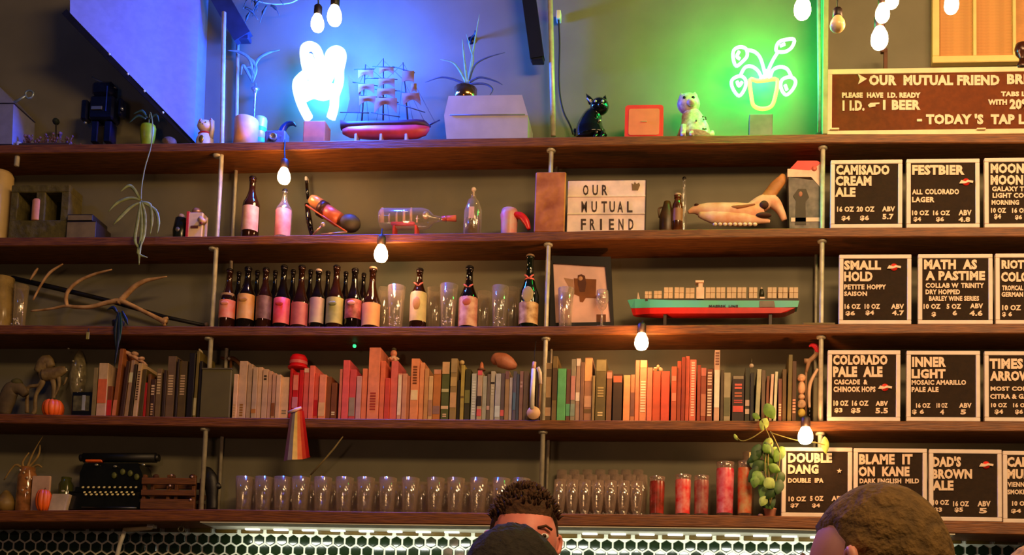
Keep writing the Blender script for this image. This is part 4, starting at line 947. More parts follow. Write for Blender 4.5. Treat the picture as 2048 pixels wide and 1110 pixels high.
# animal skull with horn
T = Thing('animal_skull', 'long pale animal skull with a raised horn on the second shelf', 'skull', 1470, .08, 2)
q3 = T.q; bone = M((240, 196, 160), .6, 0, .2, 14, .3, rgb2=(224, 150, 108))
def blob(chains, name, mat, subd=1, flat=.7, seg=12):
    m = MB()
    for pts, n_ in chains:
        c, r = chain([T.q(a, b, d) for a, b, d, _ in pts], [T.w(k) for _, _, _, k in pts], n_); m.tube(c, r, seg, flat=flat)
    return T.b(m, name, mat)
blob([([(1376, 426, 0, 3), (1390, 421, 0, 9), (1412, 423, 0, 17), (1440, 427, 0, 22), (1470, 430, 0, 25), (1500, 430, 0, 24), (1525, 422, 0, 20)], 5),
      ([(1500, 426, 0, 18), (1525, 408, 0, 18), (1545, 405, 0, 15), (1560, 422, 0, 9), (1569, 442, 0, 6)], 5),
      ([(1398, 430, -.01, 6), (1425, 436, -.02, 13), (1455, 438, -.02, 15), (1490, 439, -.02, 14), (1522, 442, -.02, 7), (1540, 444, -.02, 3)], 4)], 'cranium', bone)
blob([([(1520, 412, 0, 14), (1535, 396, 0, 13), (1550, 376, .0, 13), (1562, 362, 0, 11), (1566, 350, 0, 4)], 5)], 'horn', M((190, 128, 66), .6, 0, .2, 20, .3))
drk = M((70, 34, 14), .8)
T.b(MB().ball(q3(1528, 411, -.03), (.022, .016, .020), 12, 8), 'eye_socket', drk); T.b(MB().ball(q3(1527, 432, -.03), (.038, .018, .014), 12, 8), 'cheek_hollow', drk)
c, r = chain([q3(1448, 414, -.02), q3(1475, 417, -.03), q3(1510, 410, -.03)], [.003, .013, .004], 4); T.b(MB().tube(c, r, 8), 'nasal_hollow', M((150, 88, 40), .7)); T.b(MB().ball(q3(1393, 411, -.01), (.012, .012, .006), 8, 6), 'nostril', drk)
for k in range(9): T.b(MB().ball(q3(1430 + k * 10, 450, -.045), (.011, .008, .009), 8, 6), 'tooth', M((238, 204, 166), .4))
T = Thing('small_bone', 'low pale jaw fragment lying under the front of the skull', 'bone', 1398, .06, 2)
T.b(MB().tube(curve([Vector((-.04, 0, .006)), Vector((0, 0, .014)), Vector((.04, 0, .008))], 4), .007, 8), 'bone', M((70, 56, 26), .7))
# picture carton with red roof
T = Thing('gable_picture_carton', 'carton with red gabled roof and grey picture, right end of second shelf', 'carton', 1608, .105, 2)
q3 = T.q; wh2 = M((230, 196, 170), .5); qx = lambda x, y: (q3(x, y, -.05).x, q3(x, y, -.05).z)
T.b(MB().prism([qx(1579, 460), qx(1640, 460), qx(1640, 362), qx(1577, 354)], -.05, .05), 'box', M((120, 108, 98), .5, 0, .3, 18, rgb2=(70, 66, 58)))
T.b(MB().prism([qx(1575, 354), qx(1622, 354), qx(1640, 374), qx(1642, 340), qx(1640, 326), qx(1628, 338), qx(1618, 341), qx(1575, 338)], -.052, .052), 'white_gable', wh2)
T.b(MB().prism([qx(1580, 338), qx(1595, 322), qx(1634, 322), qx(1642, 326), qx(1628, 338), qx(1618, 341)], -.053, .053), 'red_roof', M((236, 36, 20), .4))
T.b(MB().lathe([(.013, -.001), (.013, .001)], 14, m=Matrix.Translation((q3(1626, 348).x, -.0525, q3(1626, 348).z)) @ Matrix.Rotation(PI / 2, 4, 'X')), 'red_dot', M((220, 110, 90), .4))
m = MB(); m.prism([qx(1590, 450), qx(1612, 450), qx(1611, 404), qx(1618, 395), qx(1612, 378), qx(1596, 378), qx(1586, 392), qx(1592, 402)], -.052, -.0502); T.b(m, 'printed_figure', M((58, 44, 22), .6)); T.b(MB().ball(q3(1601, 388, -.052), (.010, .002, .013), 8, 6), 'printed_face', M((176, 110, 80), .6))
T.b(MB().box(q3(1580, 455).x, q3(1640, 455).x, -.052, -.0505, q3(1600, 453).z, q3(1600, 445).z), 'white_base_band', wh2)

# ================================================================ THIRD SHELF
gl = glassy()
def pint(label, px, ytop, w_, Y, shelf, group, name='pint_glass', mat=None, thick=True, H=None):
    T = Thing(name, label, 'glass', px, Y, shelf, group); r = T.w(w_) / 2; h = H or T.q(px, ytop, -r).z
    T.b(MB().lathe([(.001, .001), (r * .72, .001), (r * .76, .004), (r * .86, h * .5), (r, h), (r * .95, h), (r * .8, h * .5), (r * .68, .016), (.001, .014)], 14), 'glass_wall', mat or gl)
    return T
T = Thing('glass_mug', 'cloudy glass mug cut by the left edge on the third shelf', 'mug', 2, .08, 3)
h = T.q(2, 556).z; mg = M((190, 160, 90), .2, 0, .2, 20, 0, alpha=.6)
T.b(MB().lathe([(.04, 0), (.045, .008), (.045, h), (.041, h), (.04, .02), (.001, .02)], 20), 'body', mg); T.b(MB().tube(curve([Vector((-.042, 0, h * .85)), Vector((-.075, 0, h * .75)), Vector((-.075, 0, h * .35)), Vector((-.042, 0, h * .2))], 4), .006, 8), 'handle', mg)
T = pint('sparkling faceted tumbler beside the cloudy mug, left end of the third shelf', 37, 566, 30, .07, 3, None, 'faceted_tumbler', glassy((240, 215, 160), .35))
m = MB()
for k in range(14): m.ball((random.uniform(-.02, .02), -.03, random.uniform(.01, .05)), random.uniform(.002, .005), 5, 4)
tag(T.b(m, 'sparkle_dots', M((245, 230, 200), .1, .4)), kind='stuff')  # pale dots imitate sparkle on the clear tumbler
T = Thing('dark_walking_stick', 'long dark stick leaning diagonally behind the antler on the third shelf', 'stick', 420, .15, 3)
T.b(MB().tube([T.q(24, 556), T.q(120, 578), T.q(220, 602), T.q(330, 634), T.q(414, 652)], [.013, .013, .011, .01, .009], 8), 'stick', M((14, 10, 6), .6)); T.b(MB().ball(T.q(413, 649, -.02), .011, 8, 6), 'tip', M((170, 140, 110), .5))
T = Thing('deer_antler', 'large pale branched antler lying on the left of the third shelf', 'antler', 240, .07, 3)
an = M((206, 164, 116), .6, 0, .2, 20, .3, rgb2=(150, 110, 60))
def horn(pts, dy=0, nm='tine', mat=None):
    c, r = chain([T.q(a, b, dy) for a, b, _ in pts], [T.w(k) for _, _, k in pts], 5); return T.b(MB().tube(c, r, 9), nm, mat or an)
horn([(332, 645, 7), (318, 638, 5), (290, 624, 4.5), (262, 610, 4.5), (240, 602, 6), (212, 606, 5), (180, 614, 4.5), (150, 614, 4), (130, 612, 3), (100, 618, 2.5), (62, 622, 2)], 0, 'beam')
horn([(336, 636, 3), (326, 641, 5), (330, 652, 3)], 0, 'base_fork')
horn([(236, 606, 6), (252, 590, 6), (268, 574, 5.5), (290, 562, 4.5), (312, 557, 3), (334, 553, 1)]); horn([(134, 612, 4), (132, 596, 4), (138, 580, 4), (158, 562, 3.5), (190, 548, 3), (224, 539, 1.5)]); horn([(66, 600, 2), (82, 570, 2.5), (100, 545, 3), (126, 528, 1.5)]); horn([(60, 560, 1.5), (70, 545, 3), (76, 536, 1.5)])
T = Thing('dark_trailing_plant', 'dark blue-green trailing plant hanging over the third shelf edge below the antler', 'plant', 236, .03, 3)
dk = leafm((22, 34, 44)); dkg = leafm((12, 60, 44))
T.b(MB().lathe([(.024, 0), (.03, .03), (.028, .032), (.001, .028)], 12), 'pot', M((30, 24, 40), .6))
for pts, mt in (([(236, 625), (238, 640), (236, 680), (228, 735)], dk), ([(240, 625), (242, 650), (238, 690)], dkg), ([(234, 625), (226, 615), (214, 620)], dk), ([(244, 622), (252, 640), (256, 650)], dk), ([(236, 628), (230, 660), (232, 700)], dk)):
    blade(T, pts, -.055, .009, mt)
T = Thing('small_yellow_tag', 'small yellow-green tag hanging from the third shelf edge at the left', 'tag', 176, -.012, py=664)
T.b(MB().box(-.008, .008, -.002, .002, -.036, 0, .002), 'tag', M((150, 140, 60), .5)); T.b(MB().tube([(0, 0, 0), (0, .006, .02)], .0015, 5), 'string', cordm)

grp = 'beer bottles on the third shelf'
specs = [(453, 537, 35, amber, [(598, 634, lm((246, 120, 88), (240, 160, 130)))], 'bottle with salmon-red label and pale top, {n} in the row of beer bottles', 592),
 (490, 533, 37, dark, [(586, 636, lm((226, 150, 60), (232, 180, 120), 18))], 'bottle with orange-gold label, {n} in the row of beer bottles', 582),
 (526, 535, 33, amber, [(590, 636, lm((150, 104, 88), (110, 70, 50)))], 'bottle with dull mauve-brown label, {n} in the row of beer bottles', 586),
 (562, 530, 35, dark, [(593, 645, lm((250, 122, 92), (232, 60, 36), 12))], 'bottle with bright coral-red label, {n} in the row of beer bottles', 590),
 (598, 530, 36, amber, [(603, 648, lm((206, 108, 92), (190, 90, 80)))], 'bottle with plain pinkish-red low label, {n} in the row of beer bottles', 598),
 (632, 538, 31, dark, [(593, 644, lm((214, 200, 150), (190, 150, 140), 10))], 'bottle with cream and grey striped label and white cap, {n} in the row', 590),
 (668, 530, 36, amber, [(593, 645, lm((196, 186, 116), (150, 148, 92), 14))], 'bottle with sage-green label, {n} in the row of beer bottles', 588),
 (705, 536, 35, dark, [(597, 635, lm((206, 110, 110), (120, 40, 30), 24))], 'bottle with patterned crimson and pink label, {n} in the row of beer bottles', 592),
 (741, 533, 39, amber, [(604, 649, lm((238, 186, 126), (226, 150, 110), 8))], 'bottle with plain peach label and pale cap rim, {n} in the row of beer bottles', 598)]
for i, (px, yt, w_, gm, labs, lab, ysh) in enumerate(specs):
    cap = M((225, 195, 185), .4) if i == 5 else (M((200, 160, 130), .4) if i == 8 else None)
    T = bottle(lab.format(n=('leftmost' if i == 0 else ORD[i] + ' from left' if i < 8 else 'rightmost')), px, yt, w_, .05, 3, ysh, gm, labs, grp, cap=cap)
    if i in (0, 1, 3, 6, 7): 
        rr_ = T.w(w_) / 2
        T.b(MB().ball((0, -rr_ - .0003, T.q(px, (labs[0][0] * .62 + labs[0][1] * .38)).z), (rr_ * .5, .003, .012), 10, 6), 'label_picture', M([(250, 150, 110), (196, 140, 70), 0, (214, 60, 36), 0, 0, (130, 132, 76), (220, 150, 140)][i], .5))
    if i == 0:
        T.b(MB().lathe([(T.w(w_) / 2 * .8, T.q(px, 600).z), (T.w(w_) / 2 * .9, T.q(px, 590).z)], 12, cap=False, a0=PI * 1.1, a1=PI * 1.9), 'neck_label', lm((190, 150, 120)))
for i, (px, yt, w_) in enumerate(((471, 535, 30), (508, 533, 30), (544, 533, 30), (580, 531, 30), (615, 531, 30), (650, 534, 30), (686, 535, 30), (722, 538, 30))):
    bottle('dark bottle in the hidden back row behind the row of beer bottles, %s' % ('leftmost' if i == 0 else ORD[i] + ' from left'), px, yt + 8, w_ * .8, .15, 3, ysh - 4, dark, (), 'back-row bottles on the third shelf')
for nm, px, yt, w_, Y in (('tall clear glass between the peach-labelled and the ribboned cream-labelled bottle', 790, 567, 38, .05), ('tall clear glass left of the second ribboned bottle', 895, 564, 38, .05), ('tall clear glass right of the second ribboned bottle', 998, 568, 36, .05),
                          ('dim clear glass in the back row right of the first ribboned bottle', 866, 572, 32, .15), ('dim clear glass in the back row just right of the second ribboned bottle', 966, 580, 30, .15), ('dim clear glass in the back row left of the third ribboned bottle', 1022, 572, 30, .15), ('dim clear glass in the back row right of the peach-labelled bottle', 766, 572, 30, .15)):
    T = pint(nm, px, yt, w_, Y, 3, 'clear glasses on the third shelf', 'tall_glass', glassy((245, 225, 195), .3))
    if Y < .1:
        m = MB(); r_ = T.w(w_) / 2
        for k in range(10): m.ball((random.uniform(-.3, .5) * r_ * 1.5, -r_ * .8, random.uniform(.015, .055)), random.uniform(.002, .0045), 5, 4)
        tag(T.b(m, 'pale_dots', M((240, 225, 205), .1, .4)), kind='stuff')  # small pale balls on the front of the glass
rib = M((240, 120, 110), .4); g3 = 'ribboned champagne-style bottles on the third shelf'
bottle('amber bottle with cream arched label, pink ribbon and round emblem, leftmost of the ribboned bottles', 835, 536, 35, .05, 3, 582, amber, [(578, 640, lm((232, 205, 140)))], g3, ribbon=(571, rib), emblem=(606, 8, 14, lm((206, 150, 96))))
bottle('amber bottle with mottled pink label and pink ribbon, middle of the ribboned bottles', 935, 531, 40, .05, 3, 588, dark, [(590, 650, lm((230, 172, 150), (196, 120, 100), 30))], g3, ribbon=(575, rib), emblem=(603, 9, 8, lm((200, 100, 80))))
bottle('tallest dark green bottle with grey oval and striped cream label, rightmost of the ribboned bottles', 1056, 508, 41, .05, 3, 580, dgreen, [(602, 645, lm((216, 176, 130), (150, 100, 50), 30))], g3, ribbon=(556, rib), emblem=(588, 12, 17, lm((176, 156, 116))), cap=M((150, 120, 90), .4))

# framed print
T = Thing('framed_print', 'black framed print of a brown winged figure, standing tilted on the third shelf', 'picture', 1166, .09, 3)
q3 = T.q; qx = lambda x, y: (q3(x, y).x, q3(x, y).z)
blkf = M((16, 10, 8), .4)
outer = [qx(1100, 655), qx(1228, 655), qx(1222, 516), qx(1104, 514)]; inner = [qx(1112, 648), qx(1222, 646), qx(1211, 535), qx(1107, 529)]
T.b(MB().prism(outer, -.005, .012), 'back_panel', blkf)
T.b(MB().prism(inner, -.0075, -.005), 'paper', M((222, 180, 166), .7, 0, .05, 20))
m = MB()
for i in range(4):
    o_, n_ = outer[i], outer[(i + 1) % 4]; a_, b_ = inner[i], inner[(i + 1) % 4]
    m.prism([o_, n_, b_, a_], -.016, -.004)
T.b(m, 'frame', blkf)
br = M((120, 66, 14), .7)
T.b(MB().prism([qx(1128, 557), qx(1147, 560), qx(1150, 590), qx(1134, 592), (q3(1138, 576).x, q3(1138, 576).z)], -.0082, -.0074), 'printed_wing', M((160, 120, 90), .7)); T.b(MB().prism([qx(1148, 558), qx(1193, 560), qx(1192, 592), qx(1203, 594), qx(1203, 598), qx(1172, 597), qx(1166, 606), qx(1160, 605), qx(1159, 594), qx(1150, 590)], -.0088, -.0074), 'printed_cape', br)
T.b(MB().prism([qx(1156, 552), qx(1163, 550), qx(1170, 553), qx(1173, 568), qx(1170, 585), qx(1160, 585), qx(1156, 570)], -.0094, -.0074), 'printed_body', M((84, 40, 10), .7)); T.b(MB().ball(q3(1161, 557, -.009), (.012, .002, .011), 8, 6), 'printed_head', M((190, 136, 90), .6))
T.b(MB().prism([qx(1193, 630), qx(1212, 630), qx(1212, 646), qx(1193, 646)], -.0084, -.0074), 'printed_block', M((100, 56, 20), .6))
pint('clear tumbler standing in front of the framed print at its left', 1130, 572, 34, .04, 3, 'glasses in front of the framed print', 'clear_tumbler', glassy((240, 215, 190), .3))
T = Thing('stemmed_glass', 'small stemmed glass in front of the framed print at its right', 'glass', 1203, .04, 3, 'glasses in front of the framed print')
h = T.q(1203, 582).z
T.b(MB().lathe([(.034, .001), (.034, .004), (.006, .012), (.004, h * .45), (.02, h * .55), (.03, h * .75), (.027, h), (.025, h), (.027, h * .75), (.001, h * .56)], 16), 'glass', glassy((245, 225, 205), .32))

# container ship model
T = Thing('container_ship_model', 'model container ship with turquoise and red hull and a row of pale containers', 'model ship', 1426, .08, 3)
q3 = T.q; qx = lambda x, y: (q3(x, y).x, q3(x, y).z)
def shiphull(pts_top, pts_bot, hwid, name, mat):
    m = MB(); vs = []; n = len(pts_top)
    for i in range(n):
        (a_, b_), (c_, d_) = pts_top[i], pts_bot[i]; t_, u_ = q3(a_, b_), q3(c_, d_); hw_ = hwid[i]
        vs += [(t_.x, -hw_, t_.z), (t_.x, hw_, t_.z), (u_.x, hw_ * .92, u_.z), (u_.x, -hw_ * .92, u_.z)]
    fs = [(0, 3, 2, 1), (4 * n - 4, 4 * n - 3, 4 * n - 2, 4 * n - 1)]
    for i in range(n - 1):
        for j in range(4): fs.append((i * 4 + j, i * 4 + (j + 1) % 4, i * 4 + 4 + (j + 1) % 4, i * 4 + 4 + j))
    m.add(vs, fs); return T.b(m, name, mat)
hws = [.004, .018, .032, .036, .036, .036, .034]
shiphull([(1255, 602), (1270, 602), (1300, 605), (1340, 607), (1450, 608), (1560, 608), (1597, 608)], [(1262, 618), (1270, 620), (1300, 621), (1340, 621), (1450, 621), (1560, 621), (1594, 620)], hws, 'turquoise_hull', M((84, 190, 190), .4, 0, .08, 10, rgb2=(90, 196, 160)))
shiphull([(1262, 618.5), (1270, 620.5), (1300, 621.5), (1340, 621.5), (1450, 621.5), (1560, 621.5), (1590, 621.5)], [(1266, 632), (1272, 633), (1300, 633), (1340, 633), (1450, 633), (1560, 632), (1572, 630)], [h_ * .95 for h_ in hws], 'red_hull', M((206, 22, 16), .35, 0, .1, 20))
m = MB().box(q3(1300, 640).x, q3(1580, 640).x, -.03, .03, 0, .006, .002)
for x in (1330, 1540): m.box(q3(x, 640).x - .008, q3(x, 640).x + .008, -.022, .022, .004, q3(x, 632).z, .001)
T.b(m, 'display_stand', M((44, 24, 12), .5))
T.b(MB().box(q3(1522, 640).x, q3(1535, 640).x, -.034, -.03, .001, .006), 'plaque', M((230, 200, 170), .3, .5))
T.b(MB().prism([qx(1518, 609), qx(1547, 609), qx(1549, 621), qx(1518, 621)], -.0375, -.0355), 'grey_panel', M((120, 104, 88), .5))
cm = M((206, 178, 140), .5, 0, .08, 30); cn = 0
for x0, x1, yt in ((1290, 1304, 589), (1308, 1324, 588), (1328, 1346, 581), (1349, 1368, 581), (1371, 1389, 582), (1411, 1430, 581), (1432, 1450, 581), (1453, 1472, 581), (1474, 1492, 581), (1497, 1514, 581), (1534, 1552, 581), (1555, 1574, 581), (1577, 1595, 581)):
    a_ = q3(x0, 603); b_ = q3(x1, yt)
    for k in range(2):
        for (zz0, zz1) in ((a_.z, (a_.z + b_.z) / 2 - .0006), ((a_.z + b_.z) / 2 + .0006, b_.z)):
            xm = (a_.x + b_.x) / 2; xa_, xb_ = ((a_.x, xm - .0006), (xm + .0006, b_.x))[k]
            T.b(MB().box(xa_, xb_, -.033, .033, zz0, zz1, .0012), 'container', cm)
T.b(MB().box(q3(1291, 603).x, q3(1596, 603).x, -.03, .03, q3(1400, 608).z, q3(1400, 603).z - .0006), 'deck', M((60, 44, 30), .6))
wm = M((232, 200, 170), .45)
m = MB().box(q3(1392, 603).x, q3(1408, 603).x, -.03, .03, q3(1400, 606).z, q3(1400, 580).z, .002); m.box(q3(1396, 603).x, q3(1405, 603).x, -.016, .016, q3(1400, 580).z, q3(1400, 570).z, .001); m.box(q3(1390, 603).x, q3(1407, 603).x, -.02, .02, q3(1400, 569).z, q3(1400, 565).z, .001); T.b(m, 'bridge_tower', wm)
T.b(MB().prism([qx(1274, 602), qx(1276, 586), qx(1281, 602)], -.004, .004), 'foremast', wm)
m = MB().box(q3(1519, 603).x, q3(1529, 603).x, -.02, .02, q3(1500, 607).z, q3(1500, 598).z, .001); T.b(m, 'funnel_base', wm); T.b(MB().lathe([(.011, 0), (.012, .02), (.008, .04), (.001, .042)], 10, q3(1523, 597)), 'funnel', M((40, 44, 20), .4)); T.b(MB().ball(q3(1523, 578), .005, 8, 5), 'funnel_cap', wm)
text(T.r, T, 'MAERSK  LINE', 1418, 611, 1476, 615.5, M((40, 60, 70), .5), -.0365, bold=.03)
T = Thing('small_plank', 'small pale plank lying at the right end of the third shelf', 'plank', 1635, .06, 3)
T.b(MB().box(T.q(1604, 645).x, T.q(1668, 645).x, -.04, .04, 0, .014, .002), 'plank', M((120, 96, 56), .7, wood=True))
# ================================================================ FOURTH SHELF
T = Thing('grey_rock_skull', 'dim grey skull-like ornament cut by the left edge of the book shelf', 'figurine', 24, .08, 4)
q3 = T.q
blob([([(6, 830, 0, 14), (14, 800, 0, 18), (24, 778, 0, 17), (40, 778, 0, 13), (52, 790, 0, 8)], 4)], 'body', M((92, 76, 50), .7, 0, .3, 14, .4)); T.b(MB().ball(q3(34, 765), (.028, .024, .02), 10, 7), 'top_knob', M((78, 74, 32), .7, 0, .3, 20))
T = Thing('camel_figurine', 'pale standing long-legged animal figurine above the small pumpkin, left of the book shelf', 'figurine', 88, .125, 4)
fm_ = M((140, 118, 76), .6, 0, .2, 30, .3, rgb2=(104, 82, 46))
blob([([(76, 745, 0, 10), (86, 730, 0, 15), (94, 722, 0, 14), (102, 735, 0, 10)], 4), ([(86, 750, 0, 14), (105, 748, 0, 15), (122, 742, 0, 11), (132, 738, 0, 6)], 4), ([(84, 745, 0, 9), (85, 765, 0, 6), (72, 790, 0, 4), (70, 820, 0, 4.5), (66, 828, 0, 5)], 4),
      ([(88, 755, 0, 8), (78, 770, 0, 4), (56, 775, 0, 4), (54, 800, 0, 4), (54, 826, 0, 4.5)], 4), ([(104, 755, 0, 7), (108, 775, 0, 5), (106, 805, 0, 4.5)], 4), ([(116, 750, 0, 6), (118, 772, 0, 3), (104, 800, 0, 4)], 4)], 'body', fm_)
T.b(MB().tube([q3(70, 748), q3(66, 760), q3(62, 765)], [.006, .004, .002], 6), 'tail', fm_)
T = Thing('small_pumpkin', 'small bright orange pumpkin on the book shelf below the pale animal figurine', 'pumpkin', 105, .048, 4)
pk = M((250, 104, 28), .45, 0, .1, 14); h = T.q(105, 801).z; m = MB(); R = T.w(22)
for k in range(10):
    a_ = 2 * PI * k / 10; m.ball((math.cos(a_) * R * .5, math.sin(a_) * R * .5, h * .5), (R * .5, R * .42, h * .52), 10, 7, Matrix.Rotation(a_, 3, 'Z').to_3x3())
T.b(m, 'fruit', pk); T.b(MB().tube([(0, 0, h * .9), (.003, 0, h * 1.15)], [.006, .004], 6), 'stem', M((70, 60, 24), .7))
T = Thing('crystal_lamp', 'tall faceted crystal lamp between the animal figurine and the books', 'lamp', 150, .16, 4)
cr_ = M((150, 138, 100), .08, 0, .4, 40, .3, alpha=.55, coat=1.0)
h = T.q(150, 697).z
T.b(MB().lathe([(.028, 0), (.03, .01), (.012, .03), (.016, h * .3), (.036, h * .45), (.042, h * .62), (.034, h * .8), (.018, h * .93), (.001, h)], 8), 'crystal', cr_)
m = MB()
for a_, b_ in ((137, 697), (132, 738), (163, 731), (163, 760), (163, 780), (146, 722), (133, 741), (150, 730)): m.ball(T.q(a_, b_, -.035), (.006, .003, .004), 5, 4)
tag(T.b(m, 'facet_glints', M((235, 225, 190), .1, .3)), kind='stuff')  # pale spots imitate glints on the crystal
T = Thing('small_black_frame', 'small black box frame with silver strip, left of the books', 'frame', 165, .05, 4)
q3 = T.q
T.b(MB().box(q3(146, 830).x, q3(188, 830).x, -.02, .02, 0, q3(160, 786).z, .003), 'frame', M((10, 10, 8), .4)); T.b(MB().box(q3(150, 825).x, q3(182, 825).x, -.0215, -.0195, q3(160, 824).z, q3(160, 794).z), 'photo', M((92, 88, 58), .5, 0, .4, 30)); T.b(MB().box(q3(168, 825).x, q3(174, 825).x, -.024, -.021, q3(160, 823).z, q3(160, 793).z), 'silver_strip', M((220, 225, 230), .2, .5))

CB = {}
def bk(x0, x1, yt, rgb, cname, lean=0, bands=(), sec='', i=0, n=0, extra=''):
    """one book standing on the fourth shelf"""
    cx = (x0 + x1) / 2; Yb = random.uniform(.015, .03)
    T = Thing('book', '', 'book', cx, Yb, 4, 'books on the fourth shelf, ' + sec)
    w_ = T.w(x1 - x0) * .965; h = T.q(cx, yt).z; d = min(DEP - Yb - .012, random.uniform(.15, .18))
    sh = Matrix.Identity(4); 
    if lean: sh[0][2] = -T.w(lean) / h * -1
    c = M(rgb, .55, 0, .14, 20, .05); t_ = min(.0022, w_ * .2)
    m = MB()
    m.box(-w_ / 2, w_ / 2, 0, .003, 0, h, .0012, sh); m.box(-w_ / 2, -w_ / 2 + t_, .002, d, 0, h, 0, sh); m.box(w_ / 2 - t_, w_ / 2, .002, d, 0, h, 0, sh)
    T.b(m, 'cover', c)
    T.b(MB().box(-w_ / 2 + t_, w_ / 2 - t_, .003, d - .004, .003, h - .003, 0, sh), 'pages', M((205, 180, 140), .8, 0, .1, 60))
    for bd in bands:
        ya, yb, rgbb = bd[:3]; ww = bd[3] if len(bd) > 3 else .96
        z0 = T.q(cx, yb).z; z1 = T.q(cx, ya).z
        if bd[3:] and bd[3] < .8: # lettering-like marks
            mm = MB(); k_ = max(2, int((z1 - z0) / .012)); st = (z1 - z0) / k_
            for k in range(k_): mm.box(-w_ * ww / 2, w_ * ww / 2, -.0012, 0, z0 + k * st, z0 + k * st + st * .6, 0, sh)
            o = T.b(mm, 'spine_lettering', M(rgbb, .5))
        else:
            T.b(MB().box(-w_ * ww / 2, w_ * ww / 2, -.0012, 0, z0, z1, 0, sh), 'spine_band', M(rgbb, .5, 0, .1, 30))
    hh = h * 100
    T.r['label'] = ('%s book, %s in %s' % (cname, (nth(i) if i < n - 1 else 'rightmost').replace('the ', ''), sec))
    return T
def section(sec, rows):
    for i, r_ in enumerate(rows):
        x0, x1, yt, rgb, cn = r_[:5]; lean = r_[5] if len(r_) > 5 else 0; bands = r_[6] if len(r_) > 6 else ()
        bk(x0, x1, yt, rgb, cn, lean, bands, sec, i, len(rows))
CR = (214, 180, 144); LT = (226, 200, 168)
section('the leftmost book run', [
 (181, 190, 735, (142, 124, 84), 'khaki'), (190.5, 211, 726, (206, 174, 136), 'cream-topped orange', 0, [(758, 806, (226, 110, 60)), (808, 832, (212, 170, 140))]),
 (211.5, 222, 772, (128, 62, 14), 'rust with red foot', 0, [(800, 831, (206, 40, 34))]), (222.5, 231, 697, (160, 92, 44), 'tall orange-brown leaning', 9, [(800, 831, (226, 130, 100))]),
 (238, 246, 722, (66, 38, 12), 'dark brown leaning', 8), (247, 255, 720, (172, 138, 112), 'pale pinkish leaning', 9, [(745, 765, (226, 220, 180))]), (257, 263, 728, (60, 44, 14), 'dark slim leaning', 5),
 (264, 273, 726, (204, 170, 124), 'cream spotted leaning', 6, [(740, 800, (90, 60, 26), .5)]), (276, 284, 738, (84, 66, 20), 'olive leaning', 4), (284.5, 290, 765, (190, 30, 24), 'low dark with red foot', 1), (291, 297, 748, (110, 66, 24), 'slim brown'),
 (297.5, 307, 758, (66, 40, 12), 'dark with cream lettering', 0, [(768, 790, (220, 188, 140), .7), (805, 830, (200, 160, 110), .5)]), (308, 319, 737, (120, 96, 66), 'tan with pale lettering', 0, [(745, 788, (206, 178, 136), .7)]),
 (322, 328, 740, (56, 38, 14), 'slim dark'), (328.5, 346, 712, (112, 88, 66), 'tall grey-brown with large lettering', 0, [(748, 790, (208, 178, 140), .6)]), (348, 352, 718, (40, 26, 10), 'very slim dark'),
 (352.5, 369, 722, (90, 72, 36), 'tall brown with round lettering', 0, [(748, 790, (196, 164, 128), .6)]), (371, 384, 706, (24, 15, 6), 'tall near-black'), (384.5, 390.5, 702, (120, 104, 46), 'olive with cream foot', 2, [(796, 831, (196, 186, 140))]), (393, 399, 722, (30, 22, 8), 'black slim')])
T = Thing('crumpled_pale_ornament', 'pale crumpled ornament lying on the leaning books at the left', 'ornament', 262, .06, py=722)
T.r.location.z = T.q(262, 722).z + T.p.z
m = MB(); q3 = T.q
for (a_, b_, s_) in ((246, 702, 7), (262, 712, 5), (270, 708, 8), (283, 718, 7), (290, 730, 5)): m.ball(T.q(a_, b_, 0, False), (T.w(s_), .018, T.w(s_ * .6)), 9, 6, Matrix.Rotation(random.uniform(-.6, .6), 3, 'Y').to_3x3())
c, r = chain([T.q(240, 703, 0, False), T.q(255, 706, 0, False), T.q(275, 718, 0, False), T.q(292, 728, 0, False)], [.006, .01, .01, .004], 4); m.tube(c, r, 7); T.b(m, 'ornament', M((206, 160, 128), .6, 0, .2, 40, .5))
T = Thing('white_finial', 'pale finial standing among the dark books beside the green-grey box', 'ornament', 400, .06, 4)
c, r = chain([T.q(396, 735), T.q(398, 712), T.q(402, 706), T.q(398, 698)], [.006, .013, .011, .003], 4); T.b(MB().tube(c, r, 8), 'finial', M((186, 170, 130), .5)); T.b(MB().tube([T.q(395, 830), T.q(396, 735)], .005, 6), 'stem', M((90, 84, 40), .5)); T.b(MB().ball(T.q(388, 757, -.01), .007, 8, 5), 'bead', M((220, 200, 160), .4))
T = Thing('green_grey_panel', 'plain green-grey upright panel between the dark and the whitish books', 'panel', 434, .012, 4)
T.b(MB().box(T.q(402, 800).x, T.q(461, 800).x, -.008, .007, 0, T.q(434, 740).z, .003), 'panel_face', M((92, 84, 46), .8, 0, .08, 12, .05)); T.b(MB().box(T.q(402, 800).x - .001, T.q(461, 800).x + .001, -.009, .008, T.q(434, 740).z, T.q(434, 737).z, .001), 'top_edge', M((84, 76, 40), .8))
T = Thing('brass_bird_ornament', 'small brass ornament with a bright glint behind the left end of the whitish books', 'ornament', 462, .195, 4)
c, r = chain([T.q(441, 715), T.q(455, 718), T.q(468, 718), T.q(480, 730), T.q(484, 745)], [.004, .012, .012, .008, .006], 4); m = MB().tube(c, r, 8); m.tube([T.q(462, 720), T.q(460, 860)], .007, 6); T.b(m, 'body', M((150, 100, 60), .3, .5)); T.b(MB().ball(T.q(458, 717, -.012), .007, 8, 6), 'painted_glint', M((250, 235, 215), .1, .2))  # bright ball imitates the glint on the brass
WB = 'the whitish run'
